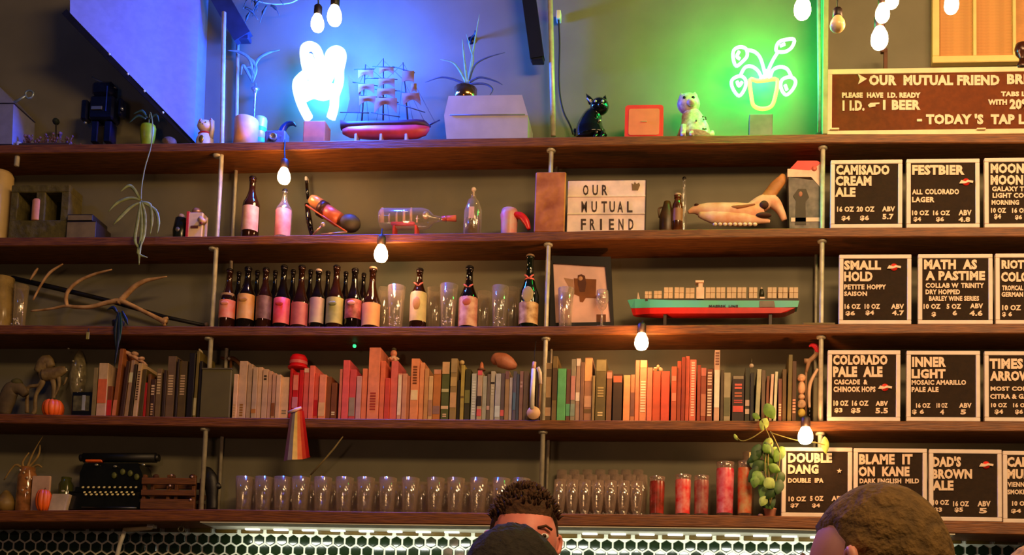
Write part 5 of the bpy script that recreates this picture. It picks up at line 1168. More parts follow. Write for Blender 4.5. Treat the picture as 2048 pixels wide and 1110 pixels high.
section(WB, [(463, 472, 748, (224, 182, 148), 'cream', 0, [(806, 832, (206, 160, 110), .5)]), (472.5, 490, 722, (206, 170, 146), 'tallest off-white', 0, [(806, 832, (150, 100, 30), .4)]), (490.5, 500, 728, (186, 154, 128), 'grey-white'), (500.5, 511, 734, (190, 160, 136), 'pale grey', 0, [(818, 826, (190, 120, 50))]),
 (511.5, 520, 734, (214, 174, 142), 'cream'), (520.5, 532, 738, (204, 166, 138), 'pale with black marks', 0, [(748, 760, (60, 48, 24), .5)]), (532.5, 540, 742, (208, 160, 136), 'pinkish-white'), (540.5, 548, 746, (196, 148, 120), 'pale with brown foot', 0, [(806, 832, (140, 80, 30))]),
 (548.5, 558, 749, (216, 172, 138), 'slim cream'), (558.5, 575, 754, (220, 180, 146), 'broad cream with grey mark', 0, [(818, 828, (140, 124, 96), .6)])])
RB = 'the red run'
section(RB, [(575.5, 581, 737, (190, 22, 22), 'slim red'), (581.5, 594, 745, (200, 10, 20), 'deep red with pale spine patch', 0, [(750, 780, (232, 130, 110), .85), (794, 816, (206, 120, 140))]), (594.5, 603, 740, (206, 16, 24), 'plain crimson'),
 (603.5, 614, 736, (226, 96, 90), 'rosy', 0, [(737, 745, (240, 190, 170))]), (614.5, 625, 731, (240, 116, 104), 'bright pink-red'), (625.5, 634, 746, (222, 90, 70), 'coral with red foot', 0, [(800, 832, (200, 20, 16))]), (634.5, 649, 749, (240, 146, 116), 'salmon with cream foot', 0, [(805, 832, (232, 180, 130))]),
 (649.5, 659, 753, (130, 70, 34), 'brown'), (659.5, 671, 765, (122, 66, 36), 'low tan-brown', 0, [(822, 830, (240, 220, 180), .6)])])
T = Thing('red_hat', 'bright red round hat standing on top of the red books', 'hat', 591, .1, 4)
q3 = T.q; zb = q3(590, 738).z
hw_ = T.w(20); ht = q3(591, 710).z
T.b(MB().lathe([(hw_ * 1.05, zb), (hw_ * 1.1, zb + .006), (hw_ * .88, zb + .01), (hw_ * .9, ht - .02), (hw_ * .7, ht - .004), (.001, ht)], 18), 'crown', M((232, 16, 30), .5, 0, .15, 20)); T.b(MB().lathe([(hw_ * .92, zb + .02), (hw_ * .93, zb + .035)], 18, cap=False), 'band', M((240, 110, 110), .5))
PB = 'the pink-salmon run'
section(PB, [(675, 680.5, 738, (214, 120, 110), 'slim pale pink'), (681, 695, 720, (236, 96, 104), 'tall hot-pink'), (695.5, 709, 739, (216, 80, 92), 'rose with grey lower half', 0, [(795, 832, (160, 140, 130))]), (709.5, 720, 752, (206, 150, 160), 'lilac-white'),
 (720.5, 731, 737, (238, 130, 96), 'orange-salmon'), (731.5, 756, 695, (240, 140, 108), 'tallest broad salmon, lettered', 0, [(783, 820, (180, 60, 40), .5)]), (756.5, 766, 722, (236, 118, 86), 'slim salmon'), (766.5, 777, 756, (214, 72, 60), 'low coral-red'), (777.5, 792, 722, (228, 108, 104), 'rose-pink with figurine on top'),
 (792.5, 801, 747, (226, 160, 140), 'pale with white strip', 0, [(750, 830, (246, 220, 200), .85)]), (801.5, 811, 747, (216, 150, 124), 'dusty pale'), (811.5, 817, 752, (190, 120, 90), 'slim tan'), (817.5, 835, 717, (240, 150, 104), 'tall peach with dark lettering', 0, [(730, 768, (120, 60, 20), .5), (780, 800, (250, 220, 180), .85)]),
 (835.5, 845, 725, (238, 156, 108), 'peach'), (845.5, 854, 737, (206, 148, 98), 'sandy'), (854.5, 863, 752, (220, 180, 130), 'pale yellow', 0, [(800, 832, (180, 130, 110))]), (863.5, 879, 739, (196, 120, 60), 'ochre with pink top', 0, [(739, 748, (220, 150, 120)), (812, 828, (150, 110, 110))])])
T = Thing('seated_doll', 'tiny pale doll figurine sitting on the rose-pink book', 'figurine', 787, .07, py=722)
zt = T.q(787, 722, 0, False); dl = M((236, 150, 110), .5)
T.b(MB().ball((0, 0, .036), (.016, .015, .018), 12, 8), 'head', dl); T.b(MB().ball((0, 0, .056), (.012, .012, .009), 10, 6), 'cap', M((90, 80, 50), .6)); T.b(MB().lathe([(.022, 0), (.016, .012), (.01, .024), (.001, .026)], 12), 'body', M((236, 190, 160), .5))
for s_ in (-1, 1): T.b(MB().tube([(s_ * .008, 0, .018), (s_ * .026, -.006, .006)], [.006, .006], 6), 'arm', M((240, 190, 150), .5))
for s_ in (-1, 1): T.b(MB().tube([(s_ * .006, -.01, .006), (s_ * .01, -.028, .003)], [.006, .005], 6), 'leg', dl)
T = Thing('green_led_lamp', 'tiny glowing green pilot lamp hanging under the third shelf above the pink books', 'light', 709, .1, py=692)
T.b(MB().ball((0, 0, 0), .009, 10, 7), 'green_lens', M((60, 240, 140), .3, emit=(.05, .8, .3, 1.4))); T.b(MB().lathe([(.007, .006), (.012, .02), (.008, .034), (.004, .06)], 10), 'housing', M((90, 80, 60), .5))
MBK = 'the olive run'
section(MBK, [(880, 896, 723, (84, 92, 44), 'green with cream top', 0, [(724, 748, (214, 170, 124)), (778, 784, (196, 190, 140)), (812, 818, (226, 190, 150)), (826, 834, (230, 190, 160), .5)]), (897.5, 911, 717, (150, 124, 76), 'cream and olive patched', 0, [(717, 745, (170, 144, 100)), (754, 772, (196, 164, 104)), (785, 815, (206, 160, 110))]),
 (912, 918, 760, (30, 20, 6), 'slim dark recessed'), (918.5, 926, 730, (178, 158, 76), 'narrow yellow-olive', 0, [(792, 796, (110, 90, 40))]), (927, 938, 738, (52, 50, 16), 'dark green', 0, [(780, 806, (120, 120, 60))])])
T = Thing('wooden_bead', 'small pale ball resting on the narrow yellow-olive book', 'ball', 924, .06, py=729)
T.b(MB().ball((0, 0, .009), .012, 10, 7), 'ball', M((210, 180, 120), .5))
BB = 'the bluish-white run'
section(BB, [(940, 951, 747, (196, 200, 200), 'icy white', 0, [(760, 830, (226, 232, 235), .6)]), (952, 962, 743, (190, 160, 134), 'beige with pink top and red foot', 0, [(741, 750, (232, 90, 100)), (792, 812, (40, 26, 20)), (818, 832, (220, 90, 90))]), (962.5, 971, 752, (170, 170, 166), 'pale blue-grey'), (971.5, 978, 748, (110, 96, 90), 'slim grey', 0, [(812, 820, (200, 160, 150))]),
 (978.5, 987, 742, (190, 180, 166), 'white with black mark', 0, [(764, 768, (50, 40, 40)), (772, 790, (206, 200, 190), .6)]), (988, 999, 747, (178, 176, 182), 'pale blue-white', 0, [(812, 834, (206, 216, 220))]), (999.5, 1007, 746, (100, 84, 96), 'violet-grey', 0, [(820, 832, (226, 100, 110))]), (1007.5, 1016, 742, (166, 132, 96), 'tan with pink foot', 0, [(742, 758, (130, 90, 100))]),
 (1016.5, 1023, 755, (190, 180, 196), 'lilac-white lower'), (1023.5, 1030, 742, (92, 86, 110), 'slate violet', 0, [(785, 820, (80, 110, 140))]), (1030.5, 1036, 748, (70, 80, 110), 'slim steel-blue'), (1036.5, 1044, 742, (150, 110, 106), 'mauve', 0, [(760, 775, (200, 160, 160), .6)]), (1044.5, 1054, 742, (110, 88, 70), 'grey-brown'), (1070, 1078, 736, (96, 78, 50), 'brown behind the wall lamp'), (1079, 1086, 745, (90, 74, 44), 'slim olive-brown')])
T = Thing('brown_shell', 'rounded pinkish-brown shell lying on top of the bluish-white books', 'shell', 1008, .09, py=741)
c, r = chain([T.q(984, 726, 0, False), T.q(993, 720, 0, False), T.q(1008, 722, 0, False), T.q(1022, 729, 0, False), T.q(1033, 733, 0, False)], [.01, .034, .038, .03, .01], 5)
T.b(MB().tube(c, r, 14, flat=.9), 'shell_body', M((206, 130, 96), .5, 0, .15, 18, .4, rgb2=(176, 104, 70)))
T = Thing('tiny_peach_ornament', 'tiny peach-coloured ornament on the beige book, left of the shell', 'ornament', 963, .07, py=740)
T.b(MB().lathe([(.012, 0), (.01, .015), (.008, .03), (.001, .04)], 8), 'ornament', M((206, 120, 80), .5)); T.b(MB().lathe([(.02, -.002), (.02, .004), (.012, .006)], 10), 'base', M((120, 80, 60), .5))
T = Thing('paddle_spoon', 'white-stemmed round-ended paddle hanging in front of the books at the middle rod', 'paddle', 1068, -.012, py=838)
T.b(MB().tube([T.q(1067, 738, 0, False), T.q(1065, 780, 0, False), T.q(1064, 818, 0, False)], [.010, .011, .011], 8), 'handle', M((232, 222, 206), .4)); T.b(MB().tube([T.q(1069, 724, 0, False), T.q(1067, 742, 0, False)], [.009, .009], 8), 'grip', M((206, 150, 120), .5))
T.b(MB().lathe([(.030, -.004), (.032, 0), (.030, .004)], 18, m=Matrix.Translation(T.q(1067, 826, 0, False)) @ Matrix.Rotation(PI / 2, 4, 'X')), 'disc', M((220, 172, 130), .5)); T.b(MB().tube([T.q(1069, 726, 0, False), T.q(1070, 700, .02, False), T.q(1072, 682, .03, False)], .002, 5), 'string', cordm)
T = Thing('hanging_whisk_handle', 'short white handle hanging between the books beside the middle rod', 'handle', 1080, .004, py=835)
T.b(MB().tube([T.q(1076, 735, 0, False), T.q(1080, 745, 0, False), T.q(1081, 768, 0, False)], [.008, .009, .008], 8), 'handle', M((222, 200, 186), .4)); T.b(MB().tube([T.q(1081, 768, 0, False), T.q(1079, 800, 0, False), T.q(1078, 833, 0, False)], [.006, .006, .005], 6), 'shaft', M((130, 96, 70), .5))
GB = 'the green-grey run'
section(GB, [(1089, 1101, 726, (98, 76, 46), 'brown patched', 0, [(726, 738, (150, 120, 80)), (754, 795, (176, 140, 96), .85), (815, 832, (190, 150, 110))]), (1102, 1112, 712, (124, 100, 52), 'tall olive', 0, [(736, 800, (84, 60, 34))]), (1112.5, 1130, 737, (96, 180, 112), 'mint green'), (1130.5, 1139, 738, (110, 66, 54), 'mauve-brown', 0, [(808, 832, (90, 170, 120))]),
 (1139.5, 1149, 718, (150, 140, 118), 'grey-topped pink', 0, [(752, 800, (206, 140, 130)), (808, 832, (140, 160, 140))]), (1149.5, 1158, 716, (176, 140, 116), 'pale with white strip', 0, [(718, 732, (226, 210, 196)), (785, 802, (240, 220, 196))]), (1158.5, 1166, 724, (140, 100, 76), 'grey-brown'), (1166.5, 1182, 715, (170, 120, 90), 'tan with peach top', 0, [(717, 762, (240, 176, 116)), (792, 814, (210, 160, 130)), (818, 826, (120, 90, 50))]),
 (1182.5, 1188, 751, (150, 126, 80), 'slim olive-tan'), (1189, 1210, 718, (104, 90, 48), 'broad olive', 0, [(720, 742, (150, 136, 90)), (772, 794, (180, 156, 96), .6), (822, 832, (226, 200, 140), .5)]), (1211, 1222, 741, (128, 88, 58), 'grey-brown with pink top', 0, [(745, 757, (240, 140, 120))]), (1224, 1243, 748, (60, 38, 12), 'dark olive-brown with pinkish top', 0, [(752, 765, (180, 96, 60))])])
OB = 'the orange run'
section(OB, [(1245, 1259, 750, (240, 160, 104), 'peach-orange'), (1259.5, 1268, 749, (200, 126, 84), 'tan', 0, [(785, 832, (130, 80, 66))]), (1268.5, 1277, 720, (240, 134, 90), 'tall coral'), (1277.5, 1292, 720, (236, 150, 100), 'tall peach with white strip', 0, [(721, 735, (240, 190, 110)), (760, 824, (246, 226, 190), .7)]), (1292.5, 1303, 735, (232, 118, 80), 'salmon'),
 (1303.5, 1320, 742, (206, 84, 44), 'broad terracotta'), (1320.5, 1338, 742, (220, 78, 48), 'broad brick-red'), (1341, 1352, 733, (196, 84, 46), 'rust with coral spots', 0, [(752, 762, (240, 130, 100), .8), (786, 802, (236, 130, 100), .8)]), (1352.5, 1361, 722, (176, 72, 34), 'rust'), (1361.5, 1369, 714, (150, 50, 16), 'dark rust'), (1369.5, 1377, 712, (220, 92, 60), 'coral'), (1377.5, 1391, 719, (226, 110, 84), 'coral with white lettering', 0, [(722, 832, (250, 200, 176), .5)])])
T = Thing('white_flower_ornament', 'small creamy flower ornament lying on the terracotta books', 'ornament', 1316, .06, py=742)
m = MB()
for k in range(7): a_ = PI * k / 6; m.ball((math.cos(a_) * .014, random.uniform(-.008, .008), .006 + math.sin(a_) * .010), (.010, .008, .006), 8, 5)
T.b(m, 'petals', M((246, 206, 160), .5)); T.b(MB().ball((0, 0, .02), (.008, .008, .01), 8, 5), 'bud', M((240, 180, 130), .5))
DB = 'the dark right-end run'
section(DB, [(1393, 1400, 730, (160, 60, 26), 'rust slim'), (1400.5, 1411, 738, (150, 66, 36), 'russet with pink foot', 0, [(788, 832, (190, 110, 76)), (736, 752, (206, 110, 90))]), (1412, 1424, 738, (130, 66, 40), 'russet with large white lettering', 0, [(742, 770, (226, 190, 160), .7), (776, 832, (236, 216, 190), .7)]), (1427, 1438, 700, (214, 170, 140), 'tallest spiral-patterned pale', 0, [(702, 730, (130, 80, 60), .7), (740, 815, (235, 230, 205))]),
 (1440, 1446, 740, (84, 66, 44), 'slim grey-brown'), (1446.5, 1460, 745, (160, 150, 120), 'grey-green', 0, [(795, 832, (100, 100, 66), .9)]), (1463, 1488, 751, (44, 18, 12), 'broad black with red lettering', 0, [(752, 758, (140, 126, 100), .85), (765, 778, (220, 90, 70), .6), (782, 794, (180, 90, 50), .6), (798, 806, (190, 60, 50), .7), (812, 824, (214, 70, 56), .85)]),
 (1489, 1499, 735, (46, 44, 14), 'dark green', 0, [(800, 812, (206, 170, 150), .85), (818, 828, (206, 180, 160), .85)]), (1500, 1507, 745, (24, 16, 6), 'black slim'), (1509, 1518, 738, (180, 176, 140), 'slim pale green leaning', 4), (1522, 1530, 740, (100, 80, 60), 'grey'), (1530.5, 1536, 752, (120, 70, 40), 'brown with cream foot', 2, [(808, 814, (230, 190, 160))]),
 (1537, 1543, 748, (216, 180, 160), 'slim pink-white leaning', 4), (1546, 1552, 743, (206, 206, 176), 'slim white leaning', 3), (1556, 1563, 757, (110, 62, 44), 'russet slim', 0, [(806, 832, (216, 176, 140), .7)]), (1564, 1572, 738, (92, 66, 20), 'olive-brown'), (1574, 1582, 709, (110, 96, 46), 'tall thin olive', 2), (1583.5, 1592, 722, (80, 46, 14), 'brown with pink foot', 0, [(796, 826, (226, 150, 120), .7)])])
T = Thing('glass_knob_ornament', 'small clear ball ornament standing on the dark green book', 'ornament', 1503, .07, py=736)
T.b(MB().ball((0, 0, .01), .011, 10, 7), 'ball', M((220, 196, 170), .15)); T.b(MB().lathe([(.004, .018), (.002, .045)], 6), 'spike', M((90, 80, 50), .4))
T = Thing('stacked_totem', 'small white stacked totem figurine at the right end of the books', 'figurine', 1604, .04, 4)
q3 = T.q; tm = M((220, 170, 130), .5, 0, .15, 30); m = MB()
for (b_, s_, hh_) in ((826, 8, 9), (808, 9, 9), (794, 7, 6), (776, 8, 14), (756, 9, 8)):
    T.b(MB().ball(q3(1603, b_), (T.w(s_), T.w(s_), T.w(hh_)), 10, 7), 'stone', tm if b_ != 826 else M((226, 190, 80), .5))
T = Thing('pink_flamingo_arm', 'pale bent stick with pink-red tip leaning on the right front rod', 'stick', 1620, .08, 4)
m = MB().tube([T.q(1612, 745), T.q(1618, 722), T.q(1626, 716), T.q(1637, 703)], [.007, .012, .012, .01], 8); m.tube([T.q(1608, 722), T.q(1618, 722)], .012, 8); m.tube([T.q(1612, 745), T.q(1611, 834)], .006, 6); T.b(m, 'arm', M((170, 130, 96), .6))
c, r = chain([T.q(1637, 706), T.q(1632, 694), T.q(1624, 690), T.q(1618, 693)], [.012, .014, .010, .002], 4); T.b(MB().tube(c, r, 8), 'pink_tip', M((240, 40, 60), .4))
T = Thing('curved_tusk', 'slim curved white tusk beside the grey box at the right end of the books', 'tusk', 1620, .035, 4)
c, r = chain([T.q(1619, 815), T.q(1618, 790), T.q(1621, 765), T.q(1635, 738)], [.006, .008, .009, .006], 6); T.b(MB().tube(c, r, 8), 'tusk', M((206, 170, 136), .5)); T.b(MB().tube([T.q(1619, 834), T.q(1619, 814)], .004, 6), 'pin', dark)
T = Thing('grey_upright_box', 'grey-green upright box at the right end of the book shelf', 'box', 1633, .1, 4)
T.b(MB().box(T.q(1624, 800).x, T.q(1645, 800).x, -.05, .06, 0, T.q(1634, 745).z, .004), 'box', M((110, 104, 80), .7, 0, .1, 14)); T.b(MB().box(T.q(1624, 800).x - .001, T.q(1645, 800).x + .001, -.051, .061, T.q(1634, 762).z, T.q(1634, 758).z, .001), 'seam_band', M((80, 74, 50), .7))

# rainbow ribbon
T = Thing('rainbow_ribbon', 'rainbow striped ribbon tied with a pale band, hanging over the fourth shelf', 'flag', 595, -.02, py=822)
cols = [(110, 70, 96), (120, 110, 120), (226, 190, 110), (240, 130, 70), (250, 80, 50), (236, 24, 16)]
xt = [(583, 825), (610, 825)]; n = 6
def edge(u, v): # u across, v down
    x0 = 583 + (568 - 583) * v ** .9; x1 = 608 + (622 - 608) * v; yb = 822 + (923 - 822) * v - (8 * u if v > .95 else 0)
    return x0 + (x1 - x0) * u, yb
for k in range(n):
    m = MB(); vs = []
    for j in range(9):
        for u in (k / n, (k + 1) / n):
            a_, b_ = edge(u, j / 8); p = T.q(a_, b_, 0, False); p.y += -.012 * math.sin(u * PI * 2.2) * (j / 8) - .004; vs.append(p)
    fs = [(2 * j, 2 * j + 1, 2 * j + 3, 2 * j + 2) for j in range(8)]
    m.add(vs, [f[::-1] for f in fs], True); m.add([v + Vector((0, .0015, 0)) for v in vs], fs, True); T.b(m, 'stripe', M(cols[k], .7, 0, .08, 30))
T.b(MB().tube([T.q(576, 825, -.006, False), T.q(590, 820, -.012, False), T.q(603, 815, -.004, False)], [.006, .009, .006], 8, flat=.7), 'pale_tie', M((240, 190, 190), .5))
# ================================================================ LOWEST SHELF
T = Thing('orange_jam_jar', 'glinting brown jar with dried stalks, left end of the lowest shelf', 'jar', 50, .09, 5)
q3 = T.q; h = q3(50, 935).z
T.b(MB().lathe([(.04, 0), (.045, .01), (.045, h * .8), (.034, h * .92), (.034, h), (.03, h), (.001, h - .01)], 18), 'jar_body', M((170, 110, 60), .12, 0, .3, 30, coat=.6, rgb2=(120, 80, 40)))
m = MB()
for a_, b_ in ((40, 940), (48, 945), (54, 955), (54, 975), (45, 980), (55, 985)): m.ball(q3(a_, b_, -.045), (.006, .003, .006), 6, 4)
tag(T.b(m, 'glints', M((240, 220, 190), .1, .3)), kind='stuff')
for pts in ([(52, 940), (62, 915), (72, 895), (86, 872)], [(50, 940), (45, 925), (58, 905)], [(56, 940), (74, 930), (84, 935)], [(48, 940), (30, 930), (8, 960)], [(52, 940), (76, 912), (80, 890)]):
    c, r = chain([T.q(a_, b_, 0) for a_, b_ in pts], [.007, .006, .003, .001][:len(pts)], 4); T.b(MB().tube(c, r, 6, flat=.5), 'stalk', M((150, 120, 60), .7, 0, .3, 20))
T = Thing('olive_squash', 'dull olive gourd at the very left edge of the lowest shelf', 'gourd', 10, .08, 5)
T.b(MB().lathe([(.01, 0), (.045, .02), (.05, .05), (.03, .085), (.012, .11), (.001, .115)], 14), 'gourd', M((130, 104, 50), .5, 0, .3, 16))
T = Thing('pale_label_card', 'pale square card standing behind the small orange pumpkin, lowest shelf', 'card', 81, .055, 5)
T.b(MB().box(T.q(63, 1000).x, T.q(99, 1000).x, -.006, .006, 0, T.q(80, 952).z, .002), 'card', M((196, 160, 136), .6)); T.b(MB().box(T.q(63, 1000).x + .004, T.q(99, 1000).x - .004, .006, .03, 0, .03), 'foot', M((150, 120, 100), .6))
T = Thing('orange_gourd', 'small bright orange gourd in front of the pale card on the lowest shelf', 'pumpkin', 86, .02, 5)
h = T.q(86, 980).z; m = MB(); R = T.w(17)
for k in range(8):
    a_ = 2 * PI * k / 8; m.ball((math.cos(a_) * R * .4, math.sin(a_) * R * .4, h * .5), (R * .6, R * .5, h * .52), 9, 6, Matrix.Rotation(a_, 3, 'Z').to_3x3())
T.b(m, 'fruit', M((244, 100, 20), .45, 0, .15, 14)); T.b(MB().tube([(0, 0, h * .9), (.004, 0, h * 1.1)], [.005, .003], 6), 'stem', M((90, 60, 20), .7))
T = Thing('green_glass_jar', 'dim green glass jar with a glint, left of the typewriter', 'jar', 128, .13, 5)
h = T.q(128, 955).z
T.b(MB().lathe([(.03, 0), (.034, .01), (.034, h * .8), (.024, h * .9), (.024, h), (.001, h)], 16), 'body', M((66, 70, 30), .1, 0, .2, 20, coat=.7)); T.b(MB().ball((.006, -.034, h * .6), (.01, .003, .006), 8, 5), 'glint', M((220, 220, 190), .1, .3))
T = Thing('white_paper_block', 'pale slanted block of paper left of the typewriter on the lowest shelf', 'paper', 124, .04, 5)
q = lambda x, y: (T.q(x, y).x, T.q(x, y).z)
T.b(MB().prism([(q(104, 1020)[0], 0), (q(134, 1020)[0], 0), q(143, 990), q(112, 990)], -.03, .03), 'paper_block', M((196, 176, 150), .7))

# typewriter
T = Thing('black_typewriter', 'old black typewriter with two rows of round pale-rimmed keys, lowest shelf', 'typewriter', 228, .115, 5)
q3 = T.q; tb = M((14, 15, 12), .3, 0, .3, 20, .05, coat=.4); qx = lambda x, y: (q3(x, y).x, q3(x, y).z)
T.b(MB().box(q3(150, 1000).x, q3(296, 1000).x, -.07, .08, 0, q3(220, 990).z, .006), 'base', tb)
T.b(MB().prism([qx(165, 992), qx(294, 992), qx(290, 950), qx(282, 930), qx(175, 930), qx(166, 950)], -.03, .08), 'housing', tb)
T.b(MB().tube([q3(168, 917, .02), q3(312, 917, .02)], .024, 16), 'platen', M((20, 20, 16), .5)); 
for x in (165, 314): T.b(MB().tube([q3(x - 4, 917, .02), q3(x + 4, 917, .02)], .018, 14), 'platen_knob', M((26, 26, 22), .4))
T.b(MB().box(q3(170, 912).x, q3(204, 912).x, .0, .03, q3(190, 925).z, q3(190, 911).z, .004), 'orange_ribbon_box', M((240, 100, 20), .5))
for a_, b_ in ((193, 931), (230, 934), (287, 931)): T.b(MB().ball(q3(a_, b_, -.04), (.010, .006, .006), 8, 5), 'chrome_stud', M((190, 190, 170), .2, .7))
for a_, b_ in ((245, 945), (228, 952), (273, 955), (260, 948)): T.b(MB().ball(q3(a_, b_, -.035), (.014, .006, .016), 8, 5), 'spool_cover', M((90, 96, 40), .5))
keym = M((226, 214, 150), .35, 0, .1, 40)
km = MB().lathe([(.0062, 0), (.0066, .002), (.005, .003), (.001, .0025)], 8, m=Matrix.Rotation(math.radians(60), 4, 'X')); kf = None
for row, y in enumerate((976, 986, 990.5)):
    for k in range(11 if row == 0 else 10):
        p = q3(166 + k * 10.6 + row * 3, y, -.06 - row * .012); p.z = max(p.z, .014)
        if kf is None: kf = km.build('key', keym, T.r); o = kf
        else: o = kf.copy(); C.objects.link(o); o.parent = T.r
        o.location = p
for row in range(3):
    T.b(MB().box(q3(162, 980).x, q3(278, 980).x, -.05 - row * .012, -.045 - row * .012, q3(220, 992).z, q3(220, (980, 989, 992)[row]).z), 'key_bank', tb)
T.b(MB().tube([Vector((q3(166, 1004, -.08).x, -.085, .012)), Vector((q3(276, 1004, -.08).x, -.085, .012))], .007, 8), 'space_bar', M((20, 20, 16), .3))

# little crate
T = Thing('small_wooden_crate', 'small dark slatted wooden crate right of the typewriter, lowest shelf', 'crate', 348, .08, 5)
q3 = T.q; cw = M((106, 62, 24), .7, 0, .3, 12, .2, wood=True)
for y0, y1 in ((1004, 1020), (986, 997), (962, 975)): 
    z0 = q3(340, y1).z if y1 < 1015 else .002
    for dy_ in (-.062, .05): T.b(MB().box(q3(294, 990).x, q3(401, 990).x, dy_, dy_ + .012, z0, q3(340, y0).z, .002), 'slat', cw)
for x in (297, 345, 395):
    for dy_ in (-.05, .03): T.b(MB().box(q3(x, 990).x - .008, q3(x, 990).x + .008, dy_, dy_ + .02, .001, q3(340, 955).z, .002), 'corner_post', cw)
T.b(MB().box(q3(296, 990).x, q3(399, 990).x, -.05, .05, .002, .008), 'floor_board', cw)
for a_ in (312, 345, 385): T.b(MB().ball(q3(a_, 955, -.02), (.016, .014, .014), 9, 6), 'pine_cone', M((70, 36, 18), .8, 0, .4, 60, .5)); 
for a_, b_ in ((343, 952), (384, 955), (340, 973), (381, 1001)): T.b(MB().ball(q3(a_, b_, -.064), .006, 8, 5), 'stud', M((216, 180, 160), .2, .4))
T = Thing('dark_bear_figurine', 'dark silhouette figurine with folded head between the crate and the glasses', 'figurine', 420, .06, 5)
q3 = T.q
blob([([(424, 1020, 0, 12), (424, 995, 0, 12), (423, 972, 0, 15), (420, 955, 0, 15), (415, 942, 0, 10), (410, 936, 0, 4)], 4), ([(424, 975, 0, 10), (434, 972, 0, 9), (441, 976, 0, 3)], 4)], 'body', M((12, 10, 8), .5, 0, .2, 30, .2))

# pint glasses
gl2 = glassy((236, 205, 180), .42)
fr_px = [485, 526, 562, 598, 643, 685, 729, 773, 818, 868, 910, 955, 1000, 1040]
gr = 'pint glasses on the lowest shelf'
def pints(xs, y, w_, Y, row, mat, grp_, typ):
    proto = None
    for i, px in enumerate(xs):
        lab = '%s, %s row left of the middle rod, %s' % (typ, row, nth(i) if i < len(xs) - 1 else 'rightmost')
        pint(lab, px + random.uniform(-1.5, 1.5), y(px), w_, Y, 5, grp_, 'pint_glass', mat)
pints(fr_px, lambda x: 951 + (x - 480) * .006, 38, .045, 'front', gl2, gr, 'clear pint glass')
pints([506, 545, 582, 622, 664, 707, 751, 796, 843, 889, 932, 978, 1022, 1060], lambda x: 962 + (x - 480) * .003, 36, .125, 'second', gl2, gr, 'clear pint glass')
pints([520 + 43 * k for k in range(13)], lambda x: 968, 33, .185, 'back', gl2, gr, 'clear pint glass')
# stacked taller glasses right of the rod
g6 = 'tall slim glasses right of the middle rod'
def tall(px, yt, w_, Y, lab, sub=0):
    T = Thing('tulip_glass', lab, 'glass', px, Y, 5, g6); r = T.w(w_) / 2; h = T.q(px, yt, -r).z
    T.b(MB().lathe([(r * .9, .001), (r * .9, .004), (r * .5, .01), (r * .75, .03), (r, h * .55), (r * .85, h), (r * .8, h), (r * .92, h * .55), (r * .6, .034), (.001, .03)], 14), 'glass_wall', gl2)
for i, px in enumerate([1118, 1143, 1168, 1194, 1220, 1246, 1272]):
    tall(px, 957 + i * .6, 27, .05, 'slim tulip glass, front row right of middle rod, %s' % (nth(i) if i < 6 else 'rightmost'))
for i, px in enumerate([1130, 1155, 1181, 1207, 1233, 1259, 1282]):
    tall(px, 948, 25, .115, 'slim tulip glass, middle row right of middle rod, %s' % (nth(i) if i < 6 else 'rightmost'))
for i, px in enumerate([1121, 1146, 1172, 1198, 1224, 1250, 1274]):
    tall(px, 938, 24, .18, 'slim tulip glass, back row right of middle rod, %s' % (nth(i) if i < 6 else 'rightmost'))
# red patterned glasses
rp = [(1313, 951, 33, (176, 54, 44), (110, 44, 20), 'dark red patterned glass, leftmost of the five red glasses'), (1365, 947, 34, (236, 40, 44), (240, 150, 140), 'bright red patterned glass with pale swirls, second of the five red glasses'),
      (1402, 949, 32, (150, 50, 50), (170, 120, 110), 'dull maroon patterned glass, third of the five red glasses'), (1449, 921, 38, (220, 60, 80), (236, 140, 150), 'tall pink-red patterned glass, fourth of the five red glasses'), (1489, 920, 32, (230, 90, 50), (214, 170, 120), 'tall glass with orange upper pattern, rightmost of the five red glasses')]
for px, yt, w_, a_, b_, lab in rp:
    T = Thing('patterned_glass', lab, 'glass', px, .05, 5, 'red patterned glasses'); r = T.w(w_) / 2; h = T.q(px, yt, -r).z
    T.b(MB().lathe([(.001, .001), (r * .82, .001), (r * .86, .006), (r * .95, h * .8), (r * .9, h * .92), (r * .96, h), (r * .9, h), (r * .84, h * .9), (r * .78, .01), (.001, .009)], 16), 'glass_wall', glassy((230, 190, 170), .4))
    T.b(MB().lathe([(r * .875, h * .06), (r * .962, h * .8), (r * .93, h * .88)], 16, cap=False), 'printed_pattern', M(a_, .25, 0, .2, 26, 0, rgb2=b_, coat=.5))
T = Thing('tilted_clear_straw_glass', 'clear glass with a bright rim glint leaning at the right of the red glasses', 'glass', 1497, .13, 5, 'red patterned glasses')
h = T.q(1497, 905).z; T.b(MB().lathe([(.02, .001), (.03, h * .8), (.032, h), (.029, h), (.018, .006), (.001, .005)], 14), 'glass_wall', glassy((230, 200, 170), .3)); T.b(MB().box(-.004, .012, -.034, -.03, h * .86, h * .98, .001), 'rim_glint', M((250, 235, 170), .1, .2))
# drinking straw / stick
T = Thing('slanting_stick', 'thin pale stick slanting up out of the pint glasses below the rainbow ribbon', 'stick', 622, .1, 5)
T.b(MB().tube([T.q(621, 950, 0), T.q(650, 918, -.02), T.q(668, 897, -.03), T.q(686, 873, -.04)], [.004, .0045, .0045, .003], 6), 'stick', M((150, 132, 84), .6)); T.b(MB().tube([T.q(621, 950, 0), Vector((-.03, 0, .002))], .004, 6), 'lower_stick', M((120, 104, 66), .6))

